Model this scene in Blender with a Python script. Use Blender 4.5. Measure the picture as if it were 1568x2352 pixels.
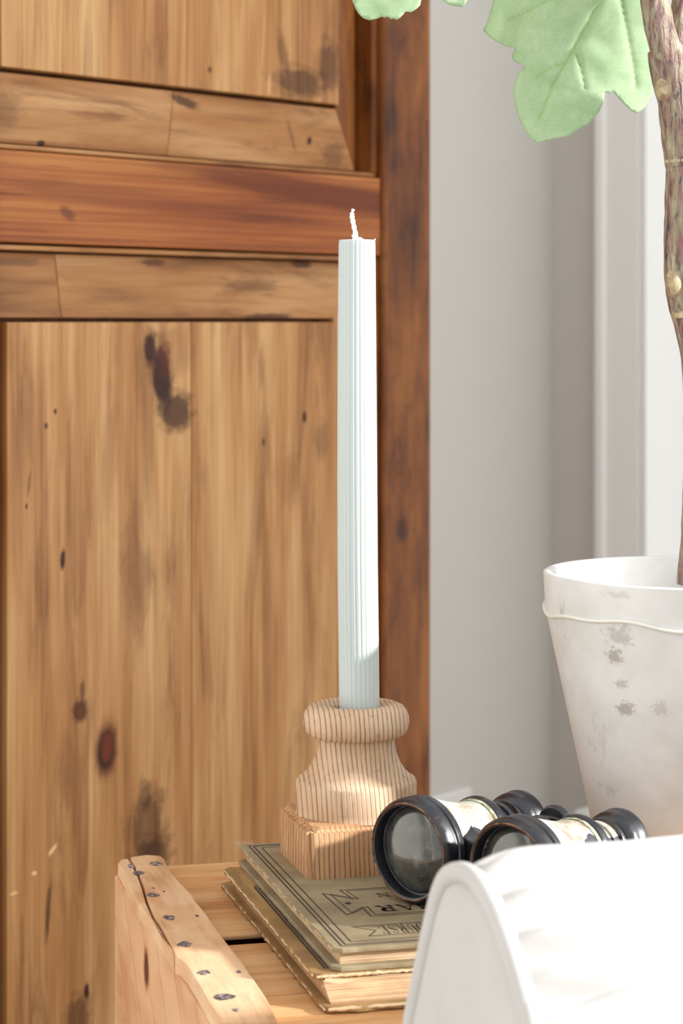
import bpy, bmesh, math, random
from mathutils import Vector, Matrix, noise
from mathutils.geometry import delaunay_2d_cdt

for o in list(bpy.data.objects):
    bpy.data.objects.remove(o)
SC = bpy.context.scene
COL = SC.collection
PI = math.pi
random.seed(7)

# ------------------------------------------------------------------ camera, world, light, exposure
F, CX, HY = 5200.0, 784.0, 740.0        # focal length in pixels, image centre x, horizon row (1568 x 2352)
HC = 0.906                              # camera height
cam_d = bpy.data.cameras.new('camera')
cam = bpy.data.objects.new('camera', cam_d)
COL.objects.link(cam)
cam.location = (0, 0, HC)
cam.rotation_euler = (PI / 2, 0, 0)
cam_d.sensor_fit = 'VERTICAL'
cam_d.sensor_height = 36
cam_d.sensor_width = 24
cam_d.lens = 36 * F / 2352
cam_d.shift_y = -(1176 - HY) / 2352
cam_d.dof.use_dof = True
cam_d.dof.focus_distance = 1.24
cam_d.dof.aperture_fstop = 12
cam_d.clip_start = 0.05
SC.camera = cam

world = bpy.data.worlds.new('world')
SC.world = world
world.use_nodes = True
bg = world.node_tree.nodes['Background']
bg.inputs[0].default_value = (0.95, 0.98, 1.0, 1)
bg.inputs[1].default_value = 0.90

SUN_AZ, SUN_EL = math.radians(-12), math.radians(20)
SUN_DIR = Vector((math.cos(SUN_AZ) * math.cos(SUN_EL), math.sin(SUN_AZ) * math.cos(SUN_EL), math.sin(SUN_EL)))
sun_d = bpy.data.lights.new('sun_offscreen', 'SUN')
sun_d.energy = 6.5
sun_d.angle = math.radians(2.5)
sun_d.color = (1.0, 0.985, 0.97)
sun = bpy.data.objects.new('sun_offscreen', sun_d)
COL.objects.link(sun)
sun.rotation_euler = SUN_DIR.to_track_quat('Z', 'Y').to_euler()
sun.location = SUN_DIR * 8

# room frame: wall_back runs along DV, wall_right runs along NV from the corner
DV = Vector((0.643, 0.766, 0)).normalized()
NV = Vector((0.766, -0.643, 0)).normalized()
CORNER = Vector((0.2248, 2.4303, 0))


def area(name, loc, aim, sx, sy, power, color):
    d = bpy.data.lights.new(name, 'AREA')
    d.shape = 'RECTANGLE'
    d.size, d.size_y, d.energy, d.color = sx, sy, power, color
    o = bpy.data.objects.new(name, d)
    COL.objects.link(o)
    o.location = loc
    o.rotation_euler = (-Vector(aim)).to_track_quat('Z', 'Y').to_euler()
    return o


# daylight of the sky in the two window openings of wall_right that lie outside the picture
area('window_right_rear_offscreen', CORNER + NV * 1.50 + DV * 0.16 + Vector((0, 0, 1.45)), -DV, 0.78, 2.0, 7, (0.96, 0.98, 1.0))
area('window_right_front_offscreen', CORNER + NV * 3.22 + DV * 0.16 + Vector((0, 0, 1.40)), -DV, 1.9, 2.3, 11, (0.96, 0.98, 1.0))

SC.view_settings.view_transform = 'Standard'
SC.view_settings.look = 'None'
SC.view_settings.gamma = 1
SC.view_settings.use_curve_mapping = False
SC.view_settings.exposure = 0.36


# ------------------------------------------------------------------ pixel -> place helpers
def ray(px, py):
    return Vector(((px - CX) / F, 1.0, -(py - HY) / F))


def at_depth(px, py, dep):
    return Vector((0, 0, HC)) + ray(px, py) * dep


def at_z(px, py, z):
    r = ray(px, py)
    return Vector((0, 0, HC)) + r * ((z - HC) / r.z)


# ------------------------------------------------------------------ mesh helpers
def link(name, me, mat=None, parent=None, smooth=False):
    o = bpy.data.objects.new(name, me)
    COL.objects.link(o)
    if mat:
        me.materials.append(mat)
    if smooth:
        me.polygons.foreach_set('use_smooth', [True] * len(me.polygons))
    if parent:
        o.parent = parent
    return o


def mesh(name, verts, faces, mat=None, parent=None, smooth=False):
    me = bpy.data.meshes.new(name)
    me.from_pydata([tuple(v) for v in verts], [], faces)
    me.update()
    return link(name, me, mat, parent, smooth)


def from_bm(name, bm, mat=None, parent=None, smooth=False):
    bmesh.ops.recalc_face_normals(bm, faces=bm.faces)
    me = bpy.data.meshes.new(name)
    bm.to_mesh(me)
    bm.free()
    return link(name, me, mat, parent, smooth)


def auto_smooth(o, ang=35):
    me = o.data
    me.polygons.foreach_set('use_smooth', [True] * len(me.polygons))
    bm = bmesh.new()
    bm.from_mesh(me)
    for e in bm.edges:
        if len(e.link_faces) == 2 and e.calc_face_angle(0) > math.radians(ang):
            e.smooth = False
    bm.to_mesh(me)
    bm.free()
    return o


def bm_box(x0, x1, y0, y1, z0, z1, bevel=0.0, seg=2):
    bm = bmesh.new()
    bmesh.ops.create_cube(bm, size=1)
    for v in bm.verts:
        v.co = Vector(((x0 + x1) / 2 + v.co.x * (x1 - x0), (y0 + y1) / 2 + v.co.y * (y1 - y0), (z0 + z1) / 2 + v.co.z * (z1 - z0)))
    if bevel:
        bmesh.ops.bevel(bm, geom=list(bm.edges), offset=bevel, segments=seg, affect='EDGES', profile=0.5)
    return bm


def box(name, x0, x1, y0, y1, z0, z1, mat, parent=None, bevel=0.0, seg=2):
    return from_bm(name, bm_box(x0, x1, y0, y1, z0, z1, bevel, seg), mat, parent)


def prism(name, outline, z0, z1, mat, parent=None, bevel=0.0):
    """outline: 2D points, extruded from z0 to z1"""
    bm = bmesh.new()
    vs = [bm.verts.new((p[0], p[1], z0)) for p in outline]
    f = bm.faces.new(vs)
    r = bmesh.ops.extrude_face_region(bm, geom=[f])
    for v in r['geom']:
        if isinstance(v, bmesh.types.BMVert):
            v.co.z = z1
    bmesh.ops.recalc_face_normals(bm, faces=bm.faces)
    if bevel:
        es = [e for e in bm.edges if abs(e.verts[0].co.z - e.verts[1].co.z) < 1e-6]
        bmesh.ops.bevel(bm, geom=es, offset=bevel, segments=2, affect='EDGES', profile=0.5)
    bmesh.ops.triangulate(bm, faces=[f for f in bm.faces if len(f.verts) > 4])
    return from_bm(name, bm, mat, parent)


def lathe(name, prof, n, mat, parent=None, M=None, closed=False, rfun=None):
    vs, fs = [], []
    m = len(prof)
    for i, (r, z) in enumerate(prof):
        for k in range(n):
            a = 2 * PI * k / n
            rr = r * (rfun(a, z) if rfun else 1)
            p = Vector((rr * math.cos(a), rr * math.sin(a), z))
            vs.append(M @ p if M else p)
    rng = range(m) if closed else range(m - 1)
    for i in rng:
        j = (i + 1) % m
        for k in range(n):
            l = (k + 1) % n
            fs.append((i * n + k, i * n + l, j * n + l, j * n + k))
    o = mesh(name, vs, fs, mat, parent)
    bm = bmesh.new()
    bm.from_mesh(o.data)
    bmesh.ops.remove_doubles(bm, verts=bm.verts, dist=1e-6)
    bmesh.ops.recalc_face_normals(bm, faces=bm.faces)
    bm.to_mesh(o.data)
    bm.free()
    return auto_smooth(o, 40)


def tube_data(path, radii, n=10, caps=True):
    path = [Vector(p) for p in path]
    vs, fs = [], []
    up = Vector((0.3, 0.9, 0.2)).normalized()
    for i, p in enumerate(path):
        t = (path[min(i + 1, len(path) - 1)] - path[max(i - 1, 0)]).normalized()
        a = t.cross(up)
        if a.length < 1e-4:
            a = t.cross(Vector((1, 0, 0)))
        a.normalize()
        b = a.cross(t)
        for k in range(n):
            th = 2 * PI * k / n
            r = radii[i] if not callable(radii) else radii(i, th)
            vs.append(p + a * (r * math.cos(th)) + b * (r * math.sin(th)))
    for i in range(len(path) - 1):
        for k in range(n):
            l = (k + 1) % n
            fs.append((i * n + k, i * n + l, (i + 1) * n + l, (i + 1) * n + k))
    if caps:
        fs.append(tuple(range(n))[::-1])
        fs.append(tuple((len(path) - 1) * n + k for k in range(n)))
    return vs, fs


def tube(name, path, radii, mat, parent=None, n=10):
    if isinstance(radii, (int, float)):
        radii = [radii] * len(path)
    vs, fs = tube_data(path, radii, n)
    return auto_smooth(mesh(name, vs, fs, mat, parent), 60)


def empty(name, loc, rz=0.0):
    o = bpy.data.objects.new(name, None)
    COL.objects.link(o)
    o.location = loc
    o.rotation_euler = (0, 0, rz)
    o.empty_display_size = 0.05
    return o


def tag(o, label, cat, group=None):
    o['label'] = label
    o['category'] = cat
    if group:
        o['group'] = group
    return o


def struct(o):
    o['kind'] = 'structure'
    return o


def smooth_path(pts, sub=6):
    """Catmull-Rom through pts (any dimension tuples)"""
    out = []
    P = [Vector(p) for p in pts]
    for i in range(len(P) - 1):
        p0, p1, p2, p3 = P[max(i - 1, 0)], P[i], P[i + 1], P[min(i + 2, len(P) - 1)]
        for k in range(sub):
            t = k / sub
            out.append(0.5 * ((2 * p1) + (p2 - p0) * t + (2 * p0 - 5 * p1 + 4 * p2 - p3) * t * t + (3 * p1 - p0 - 3 * p2 + p3) * t ** 3))
    out.append(P[-1])
    return out


# ------------------------------------------------------------------ material helpers
class NT:
    def __init__(s, name):
        s.m = bpy.data.materials.new(name)
        s.m.use_nodes = True
        s.t = s.m.node_tree
        s.b = s.t.nodes['Principled BSDF']
        s.out = s.t.nodes['Material Output']

    def node(s, typ, props=None, **ins):
        n = s.t.nodes.new('ShaderNode' + typ)
        for k, v in (props or {}).items():
            setattr(n, k, v)
        for k, v in ins.items():
            key = int(k[1:]) if k[0] == 'i' and k[1:].isdigit() else k.replace('_', ' ')
            s.put(n.inputs[key], v)
        return n

    def put(s, sock, v):
        if isinstance(v, bpy.types.NodeSocket):
            s.t.links.new(v, sock)
        elif isinstance(v, bpy.types.Node):
            s.t.links.new(v.outputs[0], sock)
        else:
            if isinstance(v, (tuple, list)) and len(v) == 3 and sock.type == 'RGBA':
                v = (*v, 1)
            sock.default_value = v

    def obj(s):
        return s.node('TexCoord').outputs['Object']

    def mapping(s, vec, scale=(1, 1, 1), loc=(0, 0, 0), rot=(0, 0, 0), typ='POINT'):
        return s.node('Mapping', {'vector_type': typ}, Vector=vec, Scale=scale, Location=loc, Rotation=rot).outputs[0]

    def noise(s, vec, scale=1, detail=3, rough=0.5, dist=0.0, color=False):
        n = s.node('TexNoise', None, Vector=vec, Scale=scale, Detail=detail, Roughness=rough, Distortion=dist)
        return n.outputs[1 if color else 0]

    def math(s, op, a, b=0.0, c=None, clamp=False):
        n = s.node('Math', {'operation': op, 'use_clamp': clamp}, i0=a, i1=b)
        if c is not None:
            s.put(n.inputs[2], c)
        return n.outputs[0]

    def vmath(s, op, a, b=None):
        n = s.node('VectorMath', {'operation': op}, i0=a)
        if b is not None:
            s.put(n.inputs[1], b)
        return n.outputs['Value'] if op in ('LENGTH', 'DOT_PRODUCT') else n.outputs[0]

    def ramp(s, fac, stops, interp='LINEAR'):
        n = s.node('ValToRGB', None, Fac=fac)
        cr = n.color_ramp
        cr.interpolation = interp
        while len(cr.elements) < len(stops):
            cr.elements.new(0.5)
        for e, (p, c) in zip(cr.elements, stops):
            e.position = p
            e.color = (*c, 1) if len(c) == 3 else c
        return n.outputs[0]

    def rng(s, v, a, b, c=0.0, d=1.0, smooth=True):
        n = s.node('MapRange', {'interpolation_type': 'SMOOTHSTEP' if smooth else 'LINEAR'}, Value=v)
        for i, x in enumerate((a, b, c, d)):
            n.inputs[i + 1].default_value = x
        return n.outputs[0]

    def mix(s, fac, a, b, blend='MIX'):
        n = s.node('Mix', {'data_type': 'RGBA', 'blend_type': blend})
        s.put(n.inputs[0], fac)
        s.put(n.inputs[6], a)
        s.put(n.inputs[7], b)
        return n.outputs[2]

    def bump(s, h, strength=0.3, dist=0.001):
        n = s.node('Bump', None, Height=h, Strength=strength, Distance=dist)
        s.t.links.new(n.outputs[0], s.b.inputs['Normal'])

    def blob(s, vec, c, r, rot=(0, 0, 0), wob=0.35, freq=2.5, lo=1.0, hi=0.45):
        """1 inside an ellipsoidal stain with a ragged edge, 0 outside"""
        q = s.mapping(vec, r, c, rot, 'TEXTURE')
        if wob:
            nz = s.noise(q, freq, 4, 0.6, color=True)
            q = s.vmath('ADD', q, s.vmath('MULTIPLY', s.vmath('SUBTRACT', nz, (0.5, 0.5, 0.5)), (wob * 2,) * 3))
        return s.rng(s.vmath('LENGTH', q), lo, hi)

    def fin(s, color=None, rough=None, **kw):
        if color is not None:
            s.put(s.b.inputs['Base Color'], color)
        if rough is not None:
            s.put(s.b.inputs['Roughness'], rough)
        for k, v in kw.items():
            s.put(s.b.inputs[k.replace('_', ' ')], v)
        return s.m


def srgb(r, g, b):
    f = lambda c: (c / 255 / 12.92) if c <= 10 else ((c / 255 + 0.055) / 1.055) ** 2.4
    return (f(r), f(g), f(b))


def plain(name, c, rough=0.5, **kw):
    return NT(name).fin(c, rough, **kw)


def wood(name, cols, grain, blotch, pores=None, blobs=(), rough=0.45, bump=0.25, gw=0.55, wave=None, pore_col=0.55, spec=0.28, smudge=0.0):
    """cols: dark, mid, light; grain/blotch/pores: xyz noise scales; blobs: (centre, radii, rot, strength, colour, wob)"""
    t = NT(name)
    v = t.obj()
    rnd = t.node('ObjectInfo').outputs['Random']
    off = t.node('CombineXYZ', None, X=t.math('MULTIPLY', rnd, 3.7), Y=t.math('MULTIPLY', rnd, 9.1), Z=t.math('MULTIPLY', rnd, 5.3))
    w = t.vmath('ADD', v, off.outputs[0])
    g0 = t.noise(t.mapping(w, grain), 1, 4, 0.55, 0.7)
    g1 = t.noise(t.mapping(w, tuple(x * (4.2 if x == max(grain) else 1.4) for x in grain)), 1, 4, 0.6, 0.2)
    g = t.math('ADD', t.math('MULTIPLY', g0, 0.6), t.math('MULTIPLY', g1, 0.4))
    b = t.noise(t.mapping(w, blotch), 1, 3, 0.55, 0.4)
    fac = t.math('ADD', t.math('MULTIPLY', g, gw), t.math('MULTIPLY', b, 1 - gw))
    col = t.ramp(fac, [(0.33, cols[0]), (0.475, cols[1]), (0.63, cols[2])])
    h = g
    if wave:
        wv = t.node('TexWave', {'wave_type': 'BANDS', 'bands_direction': wave.get('dir', 'X'), 'wave_profile': 'SAW'},
                    Vector=t.mapping(w, wave['scale'], rot=wave.get('rot', (0, 0, 0))), Scale=1.0, Distortion=wave.get('dist', 3.0), Detail=2.0, Detail_Scale=wave.get('ds', 0.6))
        k = t.rng(wv.outputs[1], wave.get('thin', 0.55), 1.0)
        col = t.mix(t.math('MULTIPLY', k, wave.get('amt', 0.5)), col, wave['col'])
    if pores:
        p = t.noise(t.mapping(w, pores), 1, 3, 0.6)
        k = t.rng(p, 0.56, 0.72)
        col = t.mix(t.math('MULTIPLY', k, pore_col), col, cols[0])
    if smudge:
        sm = t.noise(t.mapping(w, tuple(x * 2.3 for x in blotch), rot=(0, 0.25, 0)), 1, 6, 0.68, 0.8)
        col = t.mix(t.math('MULTIPLY', t.rng(sm, 0.50, 0.70), smudge), col, cols[0])
    for (c, r, rot, st, bc, wob) in blobs:
        k = t.blob(v, c, r, rot, wob)
        col = t.mix(t.math('MULTIPLY', k, min(1.0, st * 1.15)), col, bc)
    t.bump(h, bump, 0.0008)
    return t.fin(col, rough, Specular_IOR_Level=spec)


# ------------------------------------------------------------------ the room
m_wall = NT('wall_paint')
_v = m_wall.obj()
m_wall.bump(m_wall.noise(_v, 420, 3), 0.06, 0.0006)
m_wall = m_wall.fin(srgb(216, 213, 207), 0.75)
m_trim = plain('white_trim_paint', srgb(246, 245, 243), 0.35)
m_floor = wood('floor_limed_oak', [srgb(196, 190, 182), srgb(216, 212, 205), srgb(230, 227, 221)], (3, 40, 40), (1, 6, 6), rough=0.4)
m_glass = NT('window_glass')
_tr = m_glass.node('BsdfTransparent')
_gl = m_glass.node('BsdfGlossy', None, Roughness=0.02)
_mx = m_glass.node('MixShader', None, Fac=0.05)
m_glass.t.links.new(_tr.outputs[0], _mx.inputs[1])
m_glass.t.links.new(_gl.outputs[0], _mx.inputs[2])
m_glass.t.links.new(_mx.outputs[0], m_glass.out.inputs[0])
m_glass = m_glass.m

# wall frame: local x along the wall, y outwards, z up
ang_b = math.atan2(DV.y, DV.x)          # wall_back: x = DV, y = -NV
ang_r = math.atan2(NV.y, NV.x)          # wall_right: x = NV, y = DV
fl = struct(box('floor', -4, 6.5, -6, 6, -0.05, 0, m_floor))
wb = struct(box('wall_back', -3.2, 0.12, 0, 0.12, 0, 3.2, m_wall))
wb.location, wb.rotation_euler = CORNER, (0, 0, ang_b)
bb = struct(box('baseboard_back', -3.2, 0, -0.015, 0, 0, 0.12, m_trim, None, 0.003))
bb.location, bb.rotation_euler = CORNER, (0, 0, ang_b)

W1 = (0.125, 0.86, 0.40, 2.40)
W2 = (1.10, 1.90, 0.40, 2.50)
W3 = (2.22, 4.22, 0.15, 2.60)
WTOP = 3.2
segs = [(0, W1[0], 0, WTOP), (W1[1], W2[0], 0, WTOP), (W2[1], W3[0], 0, WTOP), (W3[1], 5.6, 0, WTOP)]
for w_ in (W1, W2, W3):
    segs += [(w_[0], w_[1], 0, w_[2]), (w_[0], w_[1], w_[3], WTOP)]
bm = bmesh.new()
for (x0, x1, z0, z1) in segs:
    b2 = bm_box(x0, x1, 0, 0.12, z0, z1)
    tmp = bpy.data.meshes.new('tmp')
    b2.to_mesh(tmp)
    b2.free()
    bm.from_mesh(tmp)
    bpy.data.meshes.remove(tmp)
wr = struct(from_bm('wall_right', bm, m_wall))
wr.location, wr.rotation_euler = CORNER, (0, 0, ang_r)
wo = struct(box('added_sun_fin', 1.98, 2.10, 0.12, 1.30, 0, 3.2, m_wall))      # unseen wall added outside to keep the low sun off the first two windows
wo.location, wo.rotation_euler = CORNER, (0, 0, ang_r)

WF = (3.60, 5.80, 0.40, 2.50)  # unseen wall and window behind the camera, added for a fill light
bm = bmesh.new()
for (x0, x1, z0, z1) in ((2.6, WF[0], 0, 2.9), (WF[1], 6.8, 0, 2.9), (WF[0], WF[1], 0, WF[2]), (WF[0], WF[1], WF[3], 2.9)):
    b2 = bm_box(x0, x1, -0.12, 0, z0, z1)
    tmp = bpy.data.meshes.new('tmp')
    b2.to_mesh(tmp)
    b2.free()
    bm.from_mesh(tmp)
    bpy.data.meshes.remove(tmp)
wf = struct(from_bm('added_wall_front', bm, m_wall))
wf.location, wf.rotation_euler = CORNER - DV * 5.2, (0, 0, ang_r)
w4 = struct(empty('window_4', CORNER - DV * 5.2, ang_r))  # made-up window in the added wall, meant to justify fill light
for (a, b, c, d) in ((WF[0], WF[0] + .04, WF[2], WF[3]), (WF[1] - .04, WF[1], WF[2], WF[3]), (WF[0] + .04, WF[1] - .04, WF[2], WF[2] + .04), (WF[0] + .04, WF[1] - .04, WF[3] - .04, WF[3]), (4.68, 4.72, WF[2] + .04, WF[3] - .04)):
    box('window_frame', a, b, -0.12, 0.01, c, d, m_trim, w4, 0.002)
for (a, b) in ((WF[0] + .04, 4.68), (4.72, WF[1] - .04)):
    box('glass_pane', a, b, -0.062, -0.058, WF[2] + .04, WF[3] - .04, m_glass, w4)


def window(idx, W, nx, cw):
    e = struct(empty('window_%d' % idx, CORNER, ang_r))
    x0, x1, z0, z1 = W
    fr = 0.026
    for (a, b, c, d) in ((x0 + .006, x0 + fr, z0 + .006, z1 - .006), (x1 - fr, x1 - .006, z0 + .006, z1 - .006), (x0 + fr, x1 - fr, z0 + .006, z0 + fr), (x0 + fr, x1 - fr, z1 - fr, z1 - .006)):
        box('window_frame', a, b, 0.088, 0.118, c, d, m_trim, e, 0.002)
    for (a, b, c, d) in ((x0, x0 + .006, z0, z1), (x1 - .006, x1, z0, z1), (x0 + .006, x1 - .006, z0, z0 + .006), (x0 + .006, x1 - .006, z1 - .006, z1)):
        box('jamb_board', a, b, -0.018, 0.118, c, d, m_trim, e, 0.001)
    n = nx
    for k in range(n):
        a, b = x0 + fr + (x1 - x0 - 2 * fr) * k / n, x0 + fr + (x1 - x0 - 2 * fr) * (k + 1) / n
        if k:
            box('mullion', a - 0.012, a + 0.012, 0.088, 0.118, z0 + fr, z1 - fr, m_trim, e, 0.002)
        box('glass_pane', a, b, 0.101, 0.105, z0 + fr, z1 - fr, m_glass, e)
    # casing around the opening: flat board with a bead on its outer edge
    t = struct(empty('trim_%d' % idx, CORNER, ang_r))
    for (a, b) in ((x0 - cw, x0 - 0.0005), (x1 + 0.0005, x1 + cw)):
        box('casing_board', a, b, -0.018, 0, z0 - cw, z1 + cw, m_trim, t, 0.003)
    box('casing_bead', x0 - cw - 0.002, x0 - cw + 0.010, -0.024, -0.016, z0 - cw, z1 + cw, m_trim, t, 0.003)
    box('casing_head', x0, x1, -0.018, 0, z1 + 0.0005, z1 + cw, m_trim, t, 0.003)
    box('window_sill', x0 - cw - 0.01, x1 + cw + 0.01, -0.05, 0.02, z0 - 0.025, z0, m_trim, t, 0.004)


window(1, W1, 1, 0.053)
window(2, W2, 1, 0.064)
window(3, W3, 1, 0.06)


# wall outlet on wall_back, seen beside the armoire
def wall_back_local(px, py):
    r = ray(px, py)
    n = NV
    t = (CORNER - Vector((0, 0, HC))).dot(n) / r.dot(n)
    p = Vector((0, 0, HC)) + r * t
    return (p - CORNER).dot(DV), p.z


m_plate = plain('outlet_plastic', srgb(245, 243, 240), 0.35)
m_slot = plain('outlet_slot_dark', (0.02, 0.02, 0.02), 0.6)
xo, zo = wall_back_local(1075, 1805)
ol = tag(empty('wall_outlet', CORNER + DV * (xo - 0.035) + Vector((0, 0, zo - 0.0575)), ang_b), 'white plastic outlet plate on the grey wall beside the armoire', 'outlet')
box('cover_plate', -0.035, 0.035, -0.006, 0.001, -0.0575, 0.0575, m_plate, ol, 0.003)
for s in (-1, 1):
    rc = box('receptacle', -0.017, 0.017, -0.0075, -0.004, s * 0.0195 - 0.0145, s * 0.0195 + 0.0145, m_plate, ol, 0.0015)
    for q in (-1, 1):
        box('slot', q * 0.0063 - 0.001, q * 0.0063 + 0.001, -0.0078, -0.006, s * 0.0195 - 0.003, s * 0.0195 + 0.006, m_slot, rc)

# ------------------------------------------------------------------ armoire
AR0 = Vector(((985 - CX) * 1.9 / F, 1.9, 0))


def ar(px, py):
    """pixel on the armoire's face -> local (x, z); x <= 0 left of its right edge"""
    r = ray(px, py)
    t = AR0.dot(NV) / r.dot(NV)
    p = Vector((0, 0, HC)) + r * t
    return (p - AR0).dot(DV), p.z


def arx(px):
    return ar(px, 1000)[0]


def ablob(px, py, rx, rz, st, col, wob=0.45, rot=0.0):
    x, z = ar(px, py)
    xa = ar(px + rx, py)[0]
    zb = ar(px, py - rz)[1]
    return ((x, 0, z), (abs(xa - x), 0.3, abs(zb - z)), (0, math.radians(rot), 0), st, col, wob)


DK = srgb(58, 24, 6)
RD = srgb(120, 50, 18)
PINE = [srgb(98, 58, 30), srgb(174, 120, 70), srgb(212, 164, 114)]
VBLOBS = [
    ablob(372, 860, 34, 110, .9, DK, .45, -6), ablob(405, 945, 52, 62, .75, DK, .5), ablob(345, 800, 19, 55, .9, DK, .4), ablob(400, 800, 60, 80, .25, RD, .6),
    ablob(245, 1722, 38, 92, .45, RD, .3, 4), ablob(245, 1722, 30, 74, .88, DK, .2, 6), ablob(247, 1716, 17, 48, .7, RD, .2, 6),
    ablob(185, 1632, 24, 36, .75, DK, .3), ablob(183, 1634, 11, 18, .6, RD, .2), ablob(190, 1585, 9, 30, .55, DK, .4),
    ablob(340, 1900, 55, 120, .55, DK, .7), ablob(352, 1965, 60, 60, .6, DK, .6), ablob(335, 1830, 18, 45, .5, DK, .6),
    ablob(145, 1285, 8, 32, .9, DK, .25, 4), ablob(700, 958, 7, 18, .8, DK, .3), ablob(606, 1015, 5, 12, .7, DK, .3),
    ablob(128, 945, 5, 9, .8, DK, .3), ablob(107, 978, 6, 10, .7, DK, .3), ablob(62, 1163, 4, 9, .8, DK, .3), ablob(68, 1110, 4, 40, .5, DK, .5, 6),
    ablob(122, 1952, 17, 7, .85, srgb(245, 205, 150), .3, -40), ablob(80, 2006, 8, 7, .85, srgb(245, 205, 150), .3), ablob(33, 2052, 12, 6, .7, srgb(245, 205, 150), .3),
    ablob(112, 2090, 8, 95, .6, DK, .5, 5), ablob(200, 2276, 8, 24, .9, DK, .3), ablob(180, 2330, 40, 60, .5, DK, .6),
    ablob(300, 1330, 36, 260, .22, RD, .7), ablob(250, 1050, 24, 190, .24, RD, .7, 5), ablob(395, 1330, 26, 120, .22, RD, .6, -10), ablob(660, 1100, 40, 90, .22, RD, .7),
    ablob(600, 840, 8, 70, .35, RD, .5), ablob(740, 1010, 22, 60, .3, DK, .6),
    ablob(690, 188, 78, 46, .6, DK, .6), ablob(755, 150, 36, 75, .55, DK, .6), ablob(650, 120, 14, 60, .4, DK, .6, -14), ablob(365, 60, 30, 110, .25, RD, .5),
    ablob(619, 195, 3.5, 34, .55, srgb(235, 190, 140), .15, 3), ablob(606, 90, 2.5, 90, .3, srgb(235, 190, 140), .15, 5), ablob(483, 160, 7, 10, .6, DK, .3),
]
PINE_V = [srgb(118, 72, 36), srgb(186, 132, 80), srgb(218, 174, 120)]
m_pine_v = wood('armoire_pine_upright_board', PINE_V, (70, 70, 4.5), (16, 16, 2.6), (260, 260, 9), VBLOBS, rough=0.32, gw=0.5, pore_col=0.32, smudge=0.55)
m_pine_h = wood('armoire_pine_horizontal', PINE, (4.5, 70, 60), (3, 16, 16), (9, 260, 240), [
    ablob(440, 232, 46, 15, .7, DK, .5, 12), ablob(123, 327, 13, 9, .95, DK, .15), ablob(20, 250, 70, 60, .3, DK, .6), ablob(732, 322, 7, 13, .9, DK, .3), ablob(690, 310, 5, 60, .35, DK, .4, -30),
    ablob(720, 606, 34, 13, .7, DK, .5), ablob(380, 602, 40, 12, .6, DK, .5), ablob(600, 655, 90, 20, .4, DK, .7), ablob(630, 728, 80, 12, .7, DK, .5), ablob(790, 350, 36, 40, .35, DK, .6),
    ablob(60, 600, 90, 14, .4, DK, .6), ablob(250, 265, 90, 12, .35, RD, .6),
], rough=0.38, gw=0.45, pore_col=0.4, smudge=0.6)
m_pine_rail = wood('armoire_pine_rail', [srgb(92, 40, 18), srgb(160, 88, 40), srgb(196, 130, 68)], (3.2, 70, 75), (2, 16, 22), (7, 300, 300), [
    ablob(760, 448, 420, 42, .72, srgb(104, 44, 18), .35, 4), ablob(250, 450, 330, 34, .5, srgb(128, 62, 28), .35, 3), ablob(155, 490, 26, 18, .6, srgb(100, 48, 26), .4, 30),
], rough=0.36, gw=0.5, wave={'dir': 'Z', 'scale': (2.2, 1, 34), 'dist': 4.0, 'ds': 0.5, 'amt': 0.35, 'col': srgb(110, 50, 20)})
m_pine_stile = wood('armoire_pine_stile', [srgb(66, 32, 12), srgb(124, 70, 28), srgb(158, 98, 44)], (46, 46, 7), (22, 22, 9), (200, 200, 10), [
    ablob(915, 1215, 18, 40, .7, DK, .5), ablob(940, 520, 22, 40, .4, DK, .6), ablob(950, 330, 8, 70, .35, RD, .5)], rough=0.42, gw=0.42, smudge=0.5)
m_groove = m_pine_stile

arm = tag(empty('armoire', AR0, ang_b), 'tall honey brown pine armoire with raised door panels', 'armoire')
XS = arx(874)                           # stile / rail border
XL = -0.545                             # left end of the door
z_rt, z_rb = ar(434, 376)[1], ar(434, 571)[1]      # door rail between the panels
z_fu, z_fl = ar(390, 196)[1], ar(390, 740)[1]      # lower edge of the upper field, upper edge of the lower one
x_ul, x_ur = arx(3), arx(779)
x_ll = arx(18)
x_gap = arx(843)
TOPZ, BOTZ = 1.95, 0.02
DTOP, DBOT = 1.80, 0.16
box('cabinet_body', -0.62, 0.0, 0.034, 0.222, BOTZ, TOPZ, m_pine_stile, arm, 0.004)
box('plinth', -0.63, 0.01, 0.02, 0.222, 0.0, 0.10, m_pine_stile, arm, 0.004)
box('cornice', -0.66, 0.04, -0.03, 0.222, TOPZ, TOPZ + 0.05, m_pine_stile, arm, 0.012)
box('door_stile', XS + 0.0015, -0.0005, -0.003, 0.034, 0.10, TOPZ, m_pine_stile, arm, 0.003)
box('door_stile', XL - 0.07, arx(-4), -0.003, 0.034, 0.10, TOPZ, m_pine_stile, arm, 0.003)
box('panel_backing', XL, XS + 0.002, 0.022, 0.034, 0.10, TOPZ, m_groove, arm)
box('door_rail', arx(-4), XS, 0.0, 0.034, z_rb, z_rt, m_pine_rail, arm, 0.0012)
box('door_rail', arx(-4), XS, 0.0, 0.034, DTOP, TOPZ, m_pine_rail, arm, 0.0012)
box('door_rail', arx(-4), XS, 0.0, 0.034, 0.10, DBOT, m_pine_rail, arm, 0.0012)
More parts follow.
